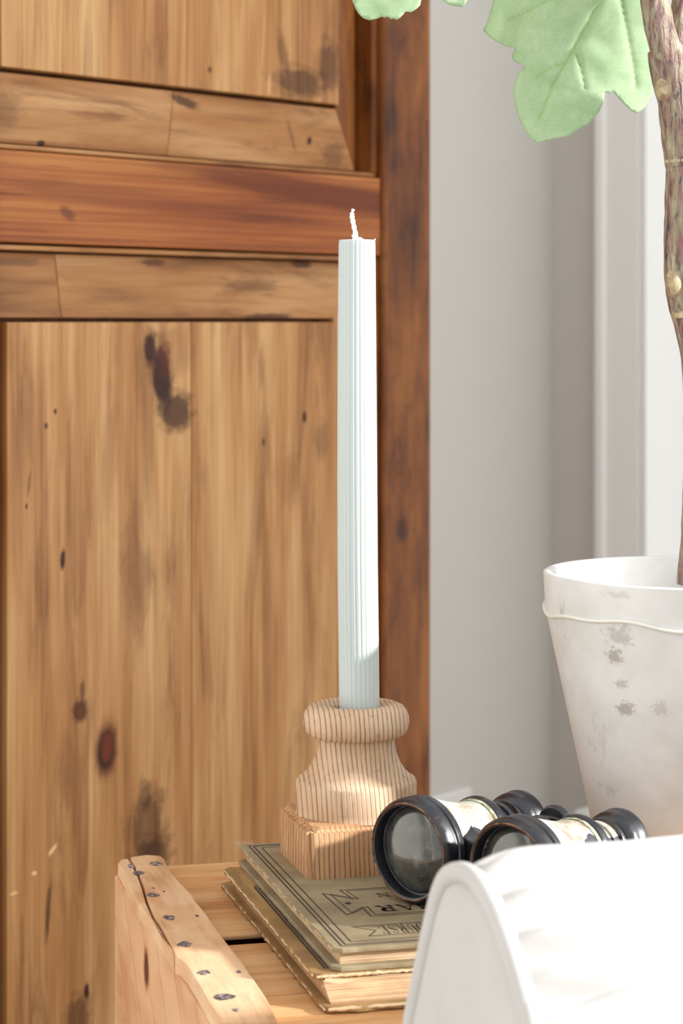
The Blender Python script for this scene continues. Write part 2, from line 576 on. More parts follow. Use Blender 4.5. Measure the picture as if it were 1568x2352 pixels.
# beads running along the rail and the stile
for (za, zb, dy) in ((z_rt + 0.0010, z_rt + 0.0044, 0.004), (z_rb - 0.0050, z_rb - 0.0014, 0.003)):
    box('bead_moulding', arx(-4), XS - 0.001, dy, 0.024, za, zb, m_pine_h, arm, 0.0012)
box('bead_moulding', arx(861), XS - 0.0005, 0.003, 0.024, z_rt + 0.004, DTOP, m_pine_stile, arm, 0.001)
box('bead_moulding', arx(864), XS - 0.0005, 0.002, 0.024, DBOT, z_rb - 0.005, m_pine_stile, arm, 0.001)
box('bead_moulding', arx(-4) + 0.001, arx(10), 0.008, 0.024, DBOT, z_fl + 0.005, m_pine_v, arm, 0.001)


def slope_prism(name, quad, ya, yb, mat):
    """bevel board: quad = [(x,z,front y)]*4, back at y = .023"""
    fr = [Vector((x, y, z)) for (x, z, y) in quad]
    bk = [Vector((x, 0.023, z)) for (x, z, y) in quad]
    bm = bmesh.new()
    a = [bm.verts.new(v) for v in fr]
    b = [bm.verts.new(v) for v in bk]
    bm.faces.new(a)
    bm.faces.new(b[::-1])
    for i in range(4):
        j = (i + 1) % 4
        bm.faces.new((a[i], b[i], b[j], a[j]))
    bmesh.ops.recalc_face_normals(bm, faces=bm.faces)
    bmesh.ops.bevel(bm, geom=list(bm.edges), offset=0.0006, segments=1, affect='EDGES')
    return from_bm(name, bm, mat, arm)


g = 0.0030
# fields: two upright boards each
xm_u, xm_l = arx(431), arx(441)
for (a, b, mt) in ((x_ul, xm_u - 0.0003, m_pine_v), (xm_u + 0.0003, x_ur, m_pine_v)):
    box('panel_board', a, b, 0.0005, 0.023, z_fu, DTOP - 0.03, mt, arm, 0.0008)
x_lr = arx(775)
for (a, b, mt) in ((x_ll, xm_l - 0.0003, m_pine_v), (xm_l + 0.0003, x_lr, m_pine_v)):
    box('panel_board', a, b, 0.0005, 0.023, DBOT + 0.03, z_fl, mt, arm, 0.0008)
# bevels sloping from the field down to the rail and the stile
YI, YO = 0.006, 0.013
xb = arx(413)
zu0 = z_rt + 0.0058
slope_prism('panel_bevel', [(arx(-3), z_fu - g, YI), (xb - .0003, z_fu - g, YI), (xb - .0003, zu0, YO), (arx(-3), zu0, YO)], 0, 0, m_pine_h)
slope_prism('panel_bevel', [(xb + .0003, z_fu - g, YI), (x_ur + g, z_fu - g, YI), (x_gap, zu0, YO), (xb + .0003, zu0, YO)], 0, 0, m_pine_h)
slope_prism('panel_bevel', [(x_ur + g, z_fu - g, YI), (x_ur + g, DTOP - 0.03, YI), (x_gap, DTOP, YO), (x_gap, zu0, YO)], 0, 0, m_pine_stile)
xb = arx(155)
zl0 = z_rb - 0.0065
slope_prism('panel_bevel', [(arx(-3), z_fl + g, YI), (xb - .0003, z_fl + g, YI), (xb - .0003, zl0, YO), (arx(-3), zl0, YO)], 0, 0, m_pine_h)
slope_prism('panel_bevel', [(xb + .0003, z_fl + g, YI), (x_lr + g, z_fl + g, YI), (arx(858), zl0, YO), (xb + .0003, zl0, YO)], 0, 0, m_pine_h)
slope_prism('panel_bevel', [(x_lr + g, z_fl + g, YI), (x_lr + g, DBOT + 0.03, YI), (arx(858), DBOT, YO), (arx(858), zl0, YO)], 0, 0, m_pine_v)

# ------------------------------------------------------------------ crate
O = Vector((-0.1366, 1.363, 0))
UA = math.atan2(0.247, 0.969)
U = Vector((math.cos(UA), math.sin(UA), 0))
V = Vector((math.sin(UA), -math.cos(UA), 0))
ZT = HC - 0.306                         # top of the upper book
ZM = ZT - 0.011                         # top of the lower book
ZS = HC - 0.3325                        # top of the crate's slats
ZC = HC - 0.3235                        # top of the cleat


def uv(px, py, z):
    p = at_z(px, py, z) - O
    return p.dot(U), p.dot(V)


def cl(px, py, z):
    u, v = uv(px, py, z)
    return (u, -v)


def cblob(px, py, z, r, st, col, wob=0.4):
    x, y = cl(px, py, z)
    return ((x, y, z), r, (0, 0, 0), st, col, wob)


def lface(px, py):
    """pixel on the crate's left face -> local (y, z)"""
    r = ray(px, py)
    t = (O - Vector((0, 0, HC))).dot(U) / r.dot(U)
    p = Vector((0, 0, HC)) + r * t
    return -(p - O).dot(V), p.z


CP = [srgb(186, 130, 90), srgb(212, 164, 124), srgb(226, 186, 150)]
GR = srgb(88, 78, 84)
ky, kz = lface(336, 2225)
m_crate_side = wood('crate_side_pine', CP, (60, 12, 30), (14, 8, 10), None, [
    ((0, ky, kz), (0.05, 0.0150, 0.0185), (0, 0, 0), .55, srgb(190, 112, 66), .25), ((0, ky, kz), (0.05, 0.0100, 0.0140), (0, 0, 0), .9, srgb(96, 56, 40), .2)],
    rough=0.55, wave={'dir': 'Y', 'scale': (1, 9, 7), 'dist': 3.0, 'ds': 0.6, 'amt': 0.34, 'rot': (0.9, 0, 0), 'col': srgb(170, 100, 62), 'thin': 0.86})
m_cleat = wood('crate_cleat_pine', [srgb(172, 120, 82), srgb(212, 168, 128), srgb(230, 198, 162)], (55, 10, 55), (22, 14, 22), (220, 40, 220), [
    cblob(330, 2060, ZC, (0.012, 0.02, .1), .3, srgb(190, 130, 80)), cblob(400, 2100, ZC, (0.02, 0.025, .1), .25, srgb(200, 140, 90))], rough=0.6, bump=0.4, pore_col=0.25)
m_slat = wood('crate_slat_pine', [srgb(166, 110, 64), srgb(204, 152, 102), srgb(222, 180, 132)], (8, 60, 60), (5, 20, 20), (14, 220, 220),
              [cblob(506, 2018, ZS, (0.006, 0.002, .1), .6, srgb(190, 110, 70)), cblob(475, 2084, ZS, (0.006, 0.0012, .1), .35, srgb(90, 80, 90))], rough=0.5, pore_col=0.3)
m_nail = NT('rusted_nail')
_n = m_nail.noise(m_nail.obj(), 500, 3)
m_nail = m_nail.fin(m_nail.ramp(_n, [(0.35, srgb(58, 52, 54)), (0.5, srgb(112, 104, 106)), (0.68, srgb(196, 184, 176))]), 0.5, Metallic=0.3)

cr = tag(empty('wooden_crate', O, UA), 'weathered pale pine crate with nailed cleat and slatted top', 'crate')
CWID, CDEP = 0.450, 0.334
box('side_panel', 0, 0.018, -CDEP, 0, 0.0, ZS, m_crate_side, cr, 0.0012)
box('side_panel', CWID - 0.018, CWID, -CDEP, 0, 0.0, ZS, m_crate_side, cr, 0.0012)
for i, (v0, v1, dz) in enumerate(((-0.0140, 0.0690, 0), (0.0708, 0.1510, 0), (0.1666, 0.2596, -0.0004), (0.2614, 0.3360, -0.0004))):
    s = from_bm('top_slat', bm_box(0.0182, CWID - 0.0182, -v1, -v0, ZS - 0.0030, ZS + dz, 0.0010), m_slat, cr)
    if i == 1:                          # second slat: worn, sagging front edge
        for vtx in s.data.vertices:
            if vtx.co.y < -0.149:
                vtx.co.y += 0.0012 * math.sin(vtx.co.x * 60)
nfr = 5
for k in range(nfr):
    z1 = ZS - 0.004 - k * 0.112
    for (ya, yb) in ((-CDEP, -CDEP + 0.008), (-0.008, 0.0)):
        box('side_slat', 0.0182, CWID - 0.0182, ya, yb, max(z1 - 0.110, 0.004), z1, m_slat, cr, 0.0012)
box('bottom_board', 0.0182, CWID - 0.0182, -CDEP + 0.009, -0.009, 0.003, 0.013, m_slat, cr, 0.001)
# cleat nailed along the left edge; a long splinter has split away from it
main_px = [(320, 2009), (300, 1968), (336, 1963), (368, 1965), (377, 1972), (384, 1988), (395, 2006), (413, 2026), (428, 2041), (441, 2053), (449, 2069), (472, 2097), (492, 2126),
           (513, 2155), (542, 2191), (560, 2214), (574, 2237), (589, 2258), (609, 2287), (624, 2314), (636, 2343), (507, 2344), (476, 2301), (452, 2258), (430, 2222), (412, 2204),
           (403, 2199), (390, 2165), (372, 2131), (354, 2102), (339, 2067), (330, 2032)]
spl_px = [(316, 2008), (294, 1969), (277, 1972), (271, 1980), (284, 2003), (300, 2040), (317, 2073), (343, 2108), (366, 2143), (392, 2180), (401, 2196), (386, 2165), (369, 2134), (350, 2105), (335, 2070), (326, 2036)]
for nm, px in (('cleat_board', main_px), ('cleat_splinter', spl_px)):
    prism(nm, [cl(x, y, ZC) for x, y in px], ZS + 0.0002, ZC - (0.0006 if nm == 'cleat_splinter' else 0), m_cleat, cr, 0.0009)
box('cleat_board', CWID - 0.031, CWID, -CDEP, 0.0, ZS + 0.0002, ZC, m_cleat, cr, 0.0012)
random.seed(3)
for (px, py, rx, ry, rot) in ((300, 1989, 7, 5, 0), (319, 2005, 13, 6, .3), (359, 1984, 14, 7, .4), (351, 2056, 15, 7, .1), (388, 2108, 14, 7, .2), (424, 2169, 18, 9, .3), (467, 2234, 16, 7, .2),
                              (452, 2104, 4, 4, 0), (515, 2290, 26, 10, .1), (548, 2233, 7, 4, 0), (541, 2320, 9, 5, .3), (376, 2048, 3, 2, 0), (352, 2040, 5, 2, 0)):
    c = cl(px, py, ZC)
    e1 = cl(px + rx, py, ZC)
    e2 = cl(px, py + ry, ZC)
    ra, rb = math.hypot(e1[0] - c[0], e1[1] - c[1]), math.hypot(e2[0] - c[0], e2[1] - c[1]) * 0.75
    n = 12
    ol2 = []
    for k in range(n):
        a = 2 * PI * k / n
        j = random.uniform(0.72, 1.12)
        ol2.append((c[0] + ra * j * math.cos(a), c[1] + rb * j * math.sin(a)))
    prism('nail_head', ol2, ZC - 0.002, ZC + 0.00025, m_nail, cr)

# ------------------------------------------------------------------ books
def page_mat(name, a, b):
    t = NT(name)
    v = t.obj()
    n1 = t.noise(t.mapping(v, (8, 8, 1400)), 1, 3, 0.6)
    n2 = t.noise(t.mapping(v, (60, 60, 200)), 1, 3)
    c = t.ramp(t.math('ADD', t.math('MULTIPLY', n1, .7), t.math('MULTIPLY', n2, .3)), [(0.34, a), (0.6, b)])
    t.bump(n1, 0.5, 0.0006)
    return t.fin(c, 0.8)


def cloth_mat(name, a, b, worn, blobs=()):
    t = NT(name)
    v = t.obj()
    n1 = t.noise(v, 35, 4, 0.6)
    wv = t.node('TexWave', {'bands_direction': 'X'}, Vector=v, Scale=700.0, Distortion=1.5)
    wv2 = t.node('TexWave', {'bands_direction': 'Y'}, Vector=v, Scale=700.0, Distortion=1.5)
    weave = t.math('MULTIPLY', wv.outputs[1], wv2.outputs[1])
    sp = t.rng(t.noise(v, 420, 3, 0.7), 0.66, 0.78)
    c = t.ramp(n1, [(0.32, a), (0.66, b)])
    c = t.mix(t.math('MULTIPLY', weave, 0.12), c, worn)
    c = t.mix(t.math('MULTIPLY', sp, 0.35), c, worn)
    for (cc, r, rot, st, bc, wob) in blobs:
        c = t.mix(t.math('MULTIPLY', t.blob(v, cc, r, rot, wob), st), c, bc)
    t.bump(weave, 0.2, 0.0003)
    return t.fin(c, 0.7)


m_ink = plain('cover_ink', srgb(58, 46, 44), 0.7)
m_board = plain('frayed_board_edge', srgb(200, 174, 136), 0.85)


def jag(u0, u1, v0, v1, amp, step=0.004, rnd=0.004, seed=0):
    """closed cover outline (local x, y=-v) with worn edges and rounded corners"""
    c = [(u0, v0), (u1, v0), (u1, v1), (u0, v1)]
    pts = []
    for i in range(4):
        a, b = Vector(c[i]), Vector(c[(i + 1) % 4])
        L = (b - a).length
        n = max(2, int((L - 2 * rnd) / step))
        d = (b - a).normalized()
        q = Vector((-d.y, d.x))
        for k in range(n + 1):
            s = rnd + (L - 2 * rnd) * k / n
            w = amp * noise.noise(Vector((s * 160, i * 7.3, seed))) + 0.5 * amp * noise.noise(Vector((s * 520, i * 3.1, seed + 5)))
            e = 0.25 * rnd if k in (0, n) else 0
            p = a + d * s + q * (w + e * 0)
            pts.append((p.x, -p.y))
    return pts


def cover(name, outline, z0, z1, mat, parent, bow=0.0, seed=0):
    o = prism(name, outline, z0, z1, mat, parent, 0.0005)
    for v in o.data.vertices:
        v.co.z += bow * noise.noise(Vector((v.co.x * 30, v.co.y * 30, seed)))
    return o


def ribbon(pts, w, z, closed=False):
    """flat printed line on a cover; pts in local (x, y)"""
    vs, fs = [], []
    P = [Vector((p[0], p[1])) for p in pts]
    n = len(P)
    for i in range(n if closed else n - 1):
        a, b = P[i], P[(i + 1) % n]
        d = (b - a)
        if d.length < 1e-7:
            continue
        d.normalize()
        q = Vector((-d.y, d.x)) * (w / 2)
        e = d * (w / 2 * 0.9)
        k = len(vs)
        zz = z + 0.000002 * (i % 2)
        for p in (a - e + q, b + e + q, b + e - q, a - e - q):
            vs.append((p.x, p.y, zz))
        fs.append((k, k + 3, k + 2, k + 1))
    return vs, fs


def ribbons(name, items, z, mat, parent):
    vs, fs = [], []
    for (pts, w, closed) in items:
        a, b = ribbon(pts, w, z, closed)
        k = len(vs)
        vs += a
        fs += [tuple(i + k for i in f) for f in b]
    return mesh(name, vs, fs, mat, parent)


def arc(cx, cy, rx, ry, a0, a1, n=12):
    return [(cx + rx * math.cos(math.radians(a0 + (a1 - a0) * k / n)), cy + ry * math.sin(math.radians(a0 + (a1 - a0) * k / n))) for k in range(n + 1)]


TH, TN = 0.17, 0.07
SERIF = lambda x, y, w=0.2: ([(x - w, y), (x + w, y)], TN)
GLYPH = {
    'R': [([(.25, 0), (.25, 1)], TH), ([(.2, .97), (.5, .97)] + arc(.5, .74, .26, .23, 90, -90) + [(.25, .51)], TN), (arc(.5, .74, .26, .23, 70, -70), TH), ([(.5, .5), (.86, .02)], TH), SERIF(.25, .03), SERIF(.2, .97, .16), SERIF(.9, .03, .13)],
    'A': [([(.12, .02), (.5, 1)], TN), ([(.48, 1), (.86, .02)], TH), ([(.26, .34), (.7, .34)], TN), SERIF(.12, .03, .15), SERIF(.86, .03, .17)],
    'M': [([(.14, .02), (.18, 1)], TN), ([(.2, 1), (.5, .1)], TH), ([(.5, .1), (.8, 1)], TN), ([(.84, 1), (.86, .02)], TH), SERIF(.14, .03, .14), SERIF(.86, .03, .16)],
    'G': [(arc(.5, .5, .4, .48, 50, 330, 20), TN), (arc(.5, .5, .38, .46, 120, 240), TH), ([(.84, .1), (.84, .42)], TH), SERIF(.8, .42, .18), ([(.78, .72), (.8, .96)], TN)],
    'C': [(arc(.5, .5, .4, .48, 45, 315, 20), TN), (arc(.5, .5, .38, .46, 120, 240), TH), ([(.8, .72), (.82, .94)], TN)],
    'O': [(arc(.5, .5, .4, .48, 0, 360, 24), TN), (arc(.5, .5, .38, .46, 140, 220), TH), (arc(.5, .5, .38, .46, -40, 40), TH)],
    'U': [([(.22, 1), (.22, .3)] + arc(.5, .3, .28, .28, 180, 360) + [(.78, 1)], TN), ([(.22, 1), (.22, .3)], TH), SERIF(.22, .97, .16), SERIF(.78, .97, .14)],
    'S': [(arc(.5, .74, .28, .24, 30, 270, 14) + arc(.5, .26, .3, .25, 90, -150, 14), TN), ([(.3, .66), (.7, .36)], TH), ([(.76, .76), (.76, .96)], TN), ([(.2, .04), (.2, .26)], TN)],
    'E': [([(.25, 0), (.25, 1)], TH), ([(.12, .97), (.8, .97), (.82, .75)], TN), ([(.25, .52), (.62, .52)], TN), ([(.12, .03), (.82, .03), (.86, .26)], TN)],
    'N': [([(.18, 0), (.18, 1)], TN), ([(.18, 1), (.82, 0)], TH), ([(.82, 0), (.82, 1)], TN), SERIF(.18, .03, .14), SERIF(.82, .97, .14), SERIF(.14, .97, .1)],
}


def lettering(text, u_start, v_base, adv, h, scale=1.0):
    """words stand upside down for the camera: they run towards -u, their tops point to +v"""
    items = []
    for i, ch in enumerate(text):
        for (pts, w) in GLYPH[ch]:
            items.append(([(u_start - (i + x * 0.92) * adv, -(v_base + y * h)) for (x, y) in pts], w * min(adv, h) * scale, False))
    return items


# upper book
TU0, TU1, TV0, TV1 = 0.0652, 0.2210, 0.0545, 0.2835
m_cloth1 = cloth_mat('grey_green_book_cloth', srgb(126, 110, 80), srgb(154, 138, 106), srgb(205, 196, 176))
m_pages1 = page_mat('upper_book_pages', srgb(160, 126, 92), srgb(214, 186, 148))
b1 = tag(empty('book', O + Vector((0, 0, ZM)), UA), 'thin old olive grey clothbound book with ornate printed cover, uppermost of the pair', 'book')
T1 = ZT - ZM
oc = jag(TU0, TU1, TV0, TV1, 0.0007, seed=1)
cover('front_cover', oc, T1 - 0.0024, T1, m_cloth1, b1)
cover('back_cover', jag(TU0 - 0.001, TU1, TV0, TV1 + 0.0015, 0.0007, seed=2), 0.0001, 0.0026, m_cloth1, b1)
box('page_block', TU0 + 0.0035, TU1 - 0.004, -(TV1 - 0.0035), -(TV0 + 0.004), 0.0025, T1 - 0.0023, m_pages1, b1, 0.0003)
sp_prof = [(0.0, 0.0002), (0.0028, 0.0006), (0.0045, 0.003), (0.0050, T1 / 2), (0.0045, T1 - 0.003), (0.0028, T1 - 0.0006), (0.0, T1 - 0.0002), (-0.003, T1 - 0.001), (-0.003, 0.001)]
sv = [(TU1 - 0.002 + x, -v, z) for v in (TV0, TV1) for (x, z) in sp_prof]
ns = len(sp_prof)
sf = [(i, (i + 1) % ns, ns + (i + 1) % ns, ns + i) for i in range(ns)] + [tuple(range(ns))[::-1], tuple(range(ns, 2 * ns))]
mesh('spine', sv, sf, m_cloth1, b1)
zi = T1 + 0.00012
lines = []
for off, w in ((0.0048, 0.0009), (0.0072, 0.0009), (0.0112, 0.0007)):
    lines.append(([(TU0 + off, -(TV0 + off)), (TU1 - off, -(TV0 + off)), (TU1 - off, -(TV1 - off)), (TU0 + off, -(TV1 - off))], w, True))
ribbons('cover_border', lines, zi, m_ink, b1)


def tu(px, py):
    u, v = uv(px, py, ZT)
    return (u, -v)


zz = [tu(*p) for p in ((780, 2045), (810, 2065), (740, 2052.5), (796.5, 2102), (832, 2084), (852, 2105))]
cen = (TU0 + TU1) / 2
frame = zz + [(2 * cen - x, y) for (x, y) in zz[::-1]]
inner = []
cxm, cym = cen, sum(p[1] for p in zz) / len(zz)
for (x, y) in frame:
    inner.append((cxm + (x - cxm) * 0.935, cym + (y - cym) * 0.90))
dot_c = tu(799, 2075)
ban = [tu(*p) for p in ((808, 2129), (826, 2139), (822, 2152), (842, 2149))]
bl, br = ban[0][0], 2 * cen - ban[0][0]
vb0, vb1 = ban[0][1], ban[2][1]
banner = [(bl, vb0), (br, vb0), (br - 0.006, (vb0 + vb1) / 2), (br, vb1), (bl + 0.004, vb1), (bl + 0.010, (vb0 + vb1) / 2)]
orn = [(frame, 0.0008, True), (inner, 0.0006, True), (banner, 0.0007, True), (arc(dot_c[0], dot_c[1], 0.0008, 0.0012, 0, 360, 8), 0.0014, True)]
ribbons('cover_ornament', orn, zi, m_ink, b1)
ug, vg = uv(857, 2082, ZT)
u8, v8 = uv(872, 2058, ZT)
uc, vc = uv(992, 2126, ZT)
let = lettering('GRAMMAR', ug + 7 * 0.0108, vg, 0.0108, 0.0110, 1.15)
let += lettering('N', u8 + 0.006, v8 - 0.005, 0.008, 0.007)
ribbons('cover_lettering', let, zi + 0.00001, m_ink, b1)
ribbons('banner_lettering', lettering('COURSE', uc + 0.001, -vb0 + 0.0018, 0.0049, max(0.004, (vb0 - vb1) - 0.0036), 0.9), zi + 0.00001, m_ink, b1)
# frayed threads on the worn back corner
vs, fs = [], []
random.seed(5)
for k in range(70):
    p = Vector((TU0 + random.uniform(-0.0015, 0.010), -TV0 + random.uniform(-0.003, 0.0012), T1 + random.uniform(-0.003, 0.0004)))
    d = Vector((random.uniform(-1, .4), random.uniform(-.2, .8), random.uniform(-.3, 1.0))).normalized() * random.uniform(0.0015, 0.0042)
    e = Vector((random.uniform(-1, 1), random.uniform(-1, 1), random.uniform(-1, 1))) * 0.0009
    a, b = tube_data([p, p + d * .5 + e, p + d], [0.00022, 0.0002, 0.0001], 5)
    n = len(vs)
    vs += a
    fs += [tuple(i + n for i in f) for f in b]
ft = mesh('frayed_threads', vs, fs, m_board, b1)
ft['kind'] = 'stuff'

# lower book
m_cloth2 = cloth_mat('tan_book_cloth', srgb(120, 88, 48), srgb(156, 120, 72), srgb(226, 200, 158), [
    ((0.062, -0.11, .02), (0.005, 0.05, .1), (0, 0, 0), .5, srgb(190, 155, 105), .7)])
m_pages2 = page_mat('lower_book_pages', srgb(136, 98, 68), srgb(202, 166, 124))
b2o = tag(empty('book', O + Vector((0, 0, ZS)), UA), 'battered tan book with torn corners lying directly on the crate slats', 'book')
T2 = ZM - ZS
BU1 = 0.226
cover('front_cover', jag(0.0540, BU1, 0.0620, 0.2850, 0.0012, seed=4), T2 - 0.0030, T2, m_cloth2, b2o)
cover('back_cover', jag(0.0560, BU1, 0.0455, 0.3000, 0.0018, seed=6), 0.0003, 0.0032, m_cloth2, b2o)
pg = from_bm('page_block', bm_box(0.0585, BU1 - 0.004, -0.2865, -0.066, 0.0031, T2 - 0.0029, 0.0003), m_pages2, b2o)
for v in pg.data.vertices:
    k = 1 - (v.co.z - 0.003) / (T2 - 0.006)
    if v.co.y < -0.2:
        v.co.y -= 0.008 * k
    if v.co.x < 0.1:
        v.co.x += 0.002 * k
sv = [(BU1 - 0.002 + x, -v, z * T2 / T1) for v in (0.062, 0.285) for (x, z) in sp_prof]
mesh('spine', sv, sf, m_cloth2, b2o)
zi2 = T2 + 0.00012
fr2 = [(0.0622, -0.1125), (BU1 - 0.008, -0.1125), (BU1 - 0.008, -0.276), (0.0622, -0.276)]
fr3 = [(0.0650, -0.1155), (BU1 - 0.011, -0.1155), (BU1 - 0.011, -0.273), (0.0650, -0.273)]
curl = [(0.0600 + 0.003 * math.cos(a) + 0.0022 * a, -0.1095 + 0.0015 * math.sin(a)) for a in [k * 0.35 for k in range(16)]]
ribbons('cover_border', [(fr2, 0.0013, True), (fr3, 0.0030, True), (curl, 0.0006, False)], zi2, m_ink, b2o)


# pale frayed rolls along the worn board edges
def fray(name, u0, v0, u1, v1, z, r, parent, seed):
    n = 60
    path, rad = [], []
    for k in range(n + 1):
        s = k / n
        w = noise.noise(Vector((s * 24, seed, 0)))
        path.append((u0 + (u1 - u0) * s + 0.0006 * w, -(v0 + (v1 - v0) * s) + 0.0006 * noise.noise(Vector((s * 30, seed, 3))), z + 0.0005 * w))
        rad.append(r * (0.65 + 0.7 * abs(noise.noise(Vector((s * 55, seed, 9))))))
    return tube(name, path, rad, m_board, parent, 7)


fray('worn_edge', 0.0540, 0.066, 0.0542, 0.283, T2 - 0.0010, 0.0007, b2o, 1)
fray('worn_edge', 0.056, 0.2852, 0.115, 0.2852, T2 - 0.0014, 0.0011, b2o, 2)
fray('worn_edge', 0.0562, 0.050, 0.0566, 0.298, 0.0020, 0.0008, b2o, 3)
fray('worn_edge', 0.058, 0.3000, 0.16, 0.3002, 0.0024, 0.0012, b2o, 4)
fray('worn_edge', TU0 + 0.0004, 0.058, TU0 + 0.0004, 0.278, T1 - 0.0012, 0.0007, b1, 7)
# torn paper flap on the front edge
fl_pts = [(0.060, 0.0), (0.075, -0.0012), (0.09, 0.0002), (0.106, -0.0008), (0.107, -0.0036), (0.098, -0.0058), (0.080, -0.0052), (0.066, -0.0066), (0.058, -0.0040)]
vs = [(x, -0.2862 - 0.0018 * abs(math.sin(i)), T2 - 0.002 + z) for i, (x, z) in enumerate(fl_pts)]
vs += [(x, y + 0.0006, z) for (x, y, z) in vs]
n = len(fl_pts)
mesh('torn_flap', vs, [tuple(range(n)), tuple(range(n, 2 * n))[::-1]] + [(i, n + i, n + (i + 1) % n, (i + 1) % n) for i in range(n)], m_board, b2o)

# ------------------------------------------------------------------ candle holder and candle
def fir(name, gdir, lam, lo, hi):
    t = NT(name)
    v = t.obj()
    w = t.vmath('ADD', v, t.vmath('MULTIPLY', t.vmath('SUBTRACT', t.noise(t.mapping(v, (26, 26, 14)), 1, 3, color=True), (.5, .5, .5)), (0.0032, 0.0032, 0.0)))
    fr = t.math('FRACT', t.math('MULTIPLY', t.vmath('DOT_PRODUCT', w, gdir), 1 / lam))
    line = t.math('MULTIPLY', t.rng(fr, 0.62, 0.88), t.rng(fr, 1.0, 0.94))
    vary = t.rng(t.noise(t.mapping(v, (300, 300, 22)), 1, 3), 0.25, 0.65, 0.45, 1.0)
    line = t.math('MULTIPLY', line, vary)
    g = t.noise(t.mapping(v, (900, 900, 70)), 1, 3)
    c = t.ramp(t.noise(v, 40, 3), [(0.3, lo), (0.7, hi)])
    c = t.mix(t.math('MULTIPLY', t.rng(g, .5, .7), 0.25), c, srgb(190, 140, 98))
    c = t.mix(t.math('MULTIPLY', line, 0.78), c, srgb(124, 78, 62))
    dirt = t.rng(t.noise(t.mapping(v, (150, 150, 60)), 1, 4, .65), 0.60, 0.74)
    c = t.mix(t.math('MULTIPLY', dirt, 0.5), c, srgb(110, 84, 68))
    t.bump(t.math('SUBTRACT', t.math('MULTIPLY', g, .3), line), 0.6, 0.0008)
    return t.fin(c, 0.62)


m_turn = fir('weathered_fir_turned', (0.969, -0.16, 0.07), 0.0026, srgb(196, 160, 124), srgb(216, 188, 156))
m_block = fir('weathered_fir_block', (0.92, 0.39, 0.04), 0.0026, srgb(184, 136, 94), srgb(208, 164, 120))

HB = Vector((0.0084, 1.286, ZT))
ho = tag(empty('candle_holder', HB, UA), 'turned pale wooden candle holder with square block foot standing on the books', 'candle holder')
bmh = bm_box(-0.037, 0.037, -0.037, 0.037, 0, 0.0285, 0.0)
bmesh.ops.bevel(bmh, geom=[e for e in bmh.edges if abs(e.verts[0].co.z - e.verts[1].co.z) > 0.01], offset=0.0035, segments=3, affect='EDGES')
bmesh.ops.bevel(bmh, geom=[e for e in bmh.edges if e.verts[0].co.z > 0.028 and e.verts[1].co.z > 0.028], offset=0.0032, segments=3, affect='EDGES')
bmesh.ops.subdivide_edges(bmh, edges=[e for e in bmh.edges if e.calc_length() > 0.01], cuts=10, use_grid_fill=True)
for v in bmh.verts:
    nn = noise.noise(v.co * 130) * 0.0005
    if v.co.z > 0.004:
        v.co.x += nn
        v.co.y += noise.noise(v.co * 130 + Vector((5, 0, 0))) * 0.0005
ob = from_bm('base_block', bmh, m_block, ho)
auto_smooth(ob, 30)
lathe('turned_stem', [(0, .0275), (.0345, .0275), (.0345, .0288), (.0341, .0300), (.0343, .0320), (.0343, .0455), (.0336, .0472), (.0308, .0489), (.0278, .0518), (.0250, .0562), (.0231, .0610), (.0220, .0665), (.0217, .0715), (0, .0715)], 96, m_turn, ho)
lathe('rim_ring', [(.0119, .0712), (.0215, .0708), (.0250, .0712), (.0278, .0728), (.0295, .0755), (.0301, .0788), (.0299, .0822), (.0288, .0854), (.0266, .0880), (.0235, .0894), (.0190, .0894), (.0145, .0884), (.0123, .0872), (.0119, .0862)],
      96, m_turn, ho, closed=True, rfun=lambda a, z: 1 + 0.008 * math.sin(2 * a + 1) + 0.005 * math.sin(5 * a))

m_wax = NT('pale_aqua_wax')
m_wax = m_wax.fin(srgb(194, 203, 201), 0.42, Subsurface_Weight=0.25, Subsurface_Scale=0.004, Subsurface_Radius=(1.0, 1.0, 1.0))
m_wick = plain('cotton_wick', srgb(246, 244, 238), 0.9)
ZB = 0.0722                             # candle foot inside the ring, above the book
CD = HB.y
cd = tag(empty('candle', (HB.x, HB.y, ZT + ZB), 0), 'tall pale aqua fluted taper candle standing in the wooden holder', 'candle')
prof = [(1662, 825, 46.4), (1633, 825, 46.6), (1500, 823.5, 46.6), (1300, 821, 46.4), (1100, 820, 46.0), (900, 819.5, 45.2), (700, 819.3, 43.8), (600, 819.5, 42.9), (560, 819.6, 42.4), (553, 819.6, 41.6), (551, 819.6, 39.5)]
NF, SEG = 26, 8
n = NF * SEG
vs, fs = [], []
rows = []
fine = []
for i in range(len(prof) - 1):
    k = 5 if i < 8 else 1
    for j in range(k):
        t = j / k
        fine.append(tuple(prof[i][q] + (prof[i + 1][q] - prof[i][q]) * t for q in range(3)))
fine.append(prof[-1])
for (py, px, hw) in fine:
    c = at_depth(px, py, CD) - Vector((HB.x, HB.y, ZT + ZB))
    R = hw * CD / F
    for k in range(n):
        a = 2 * PI * k / n
        fl_ = abs(math.sin(a * NF / 2))
        r = R * (1 - 0.034 * (1 - fl_) ** 1.6)
        vs.append((c.x + r * math.cos(a), c.y + r * math.sin(a), c.z))
m = len(fine)
for i in range(m - 1):
    for k in range(n):
        l = (k + 1) % n
        fs.append((i * n + k, i * n + l, (i + 1) * n + l, (i + 1) * n + k))
fs.append(tuple(range(n))[::-1])
fs.append(tuple((m - 1) * n + k for k in range(n)))
auto_smooth(mesh('wax_body', vs, fs, m_wax, cd), 38)
wp = smooth_path([at_depth(x, y, CD) - cd.location for (x, y) in ((821, 556), (818, 545), (813.5, 525), (809.5, 505), (808, 492), (811, 480))], 5)
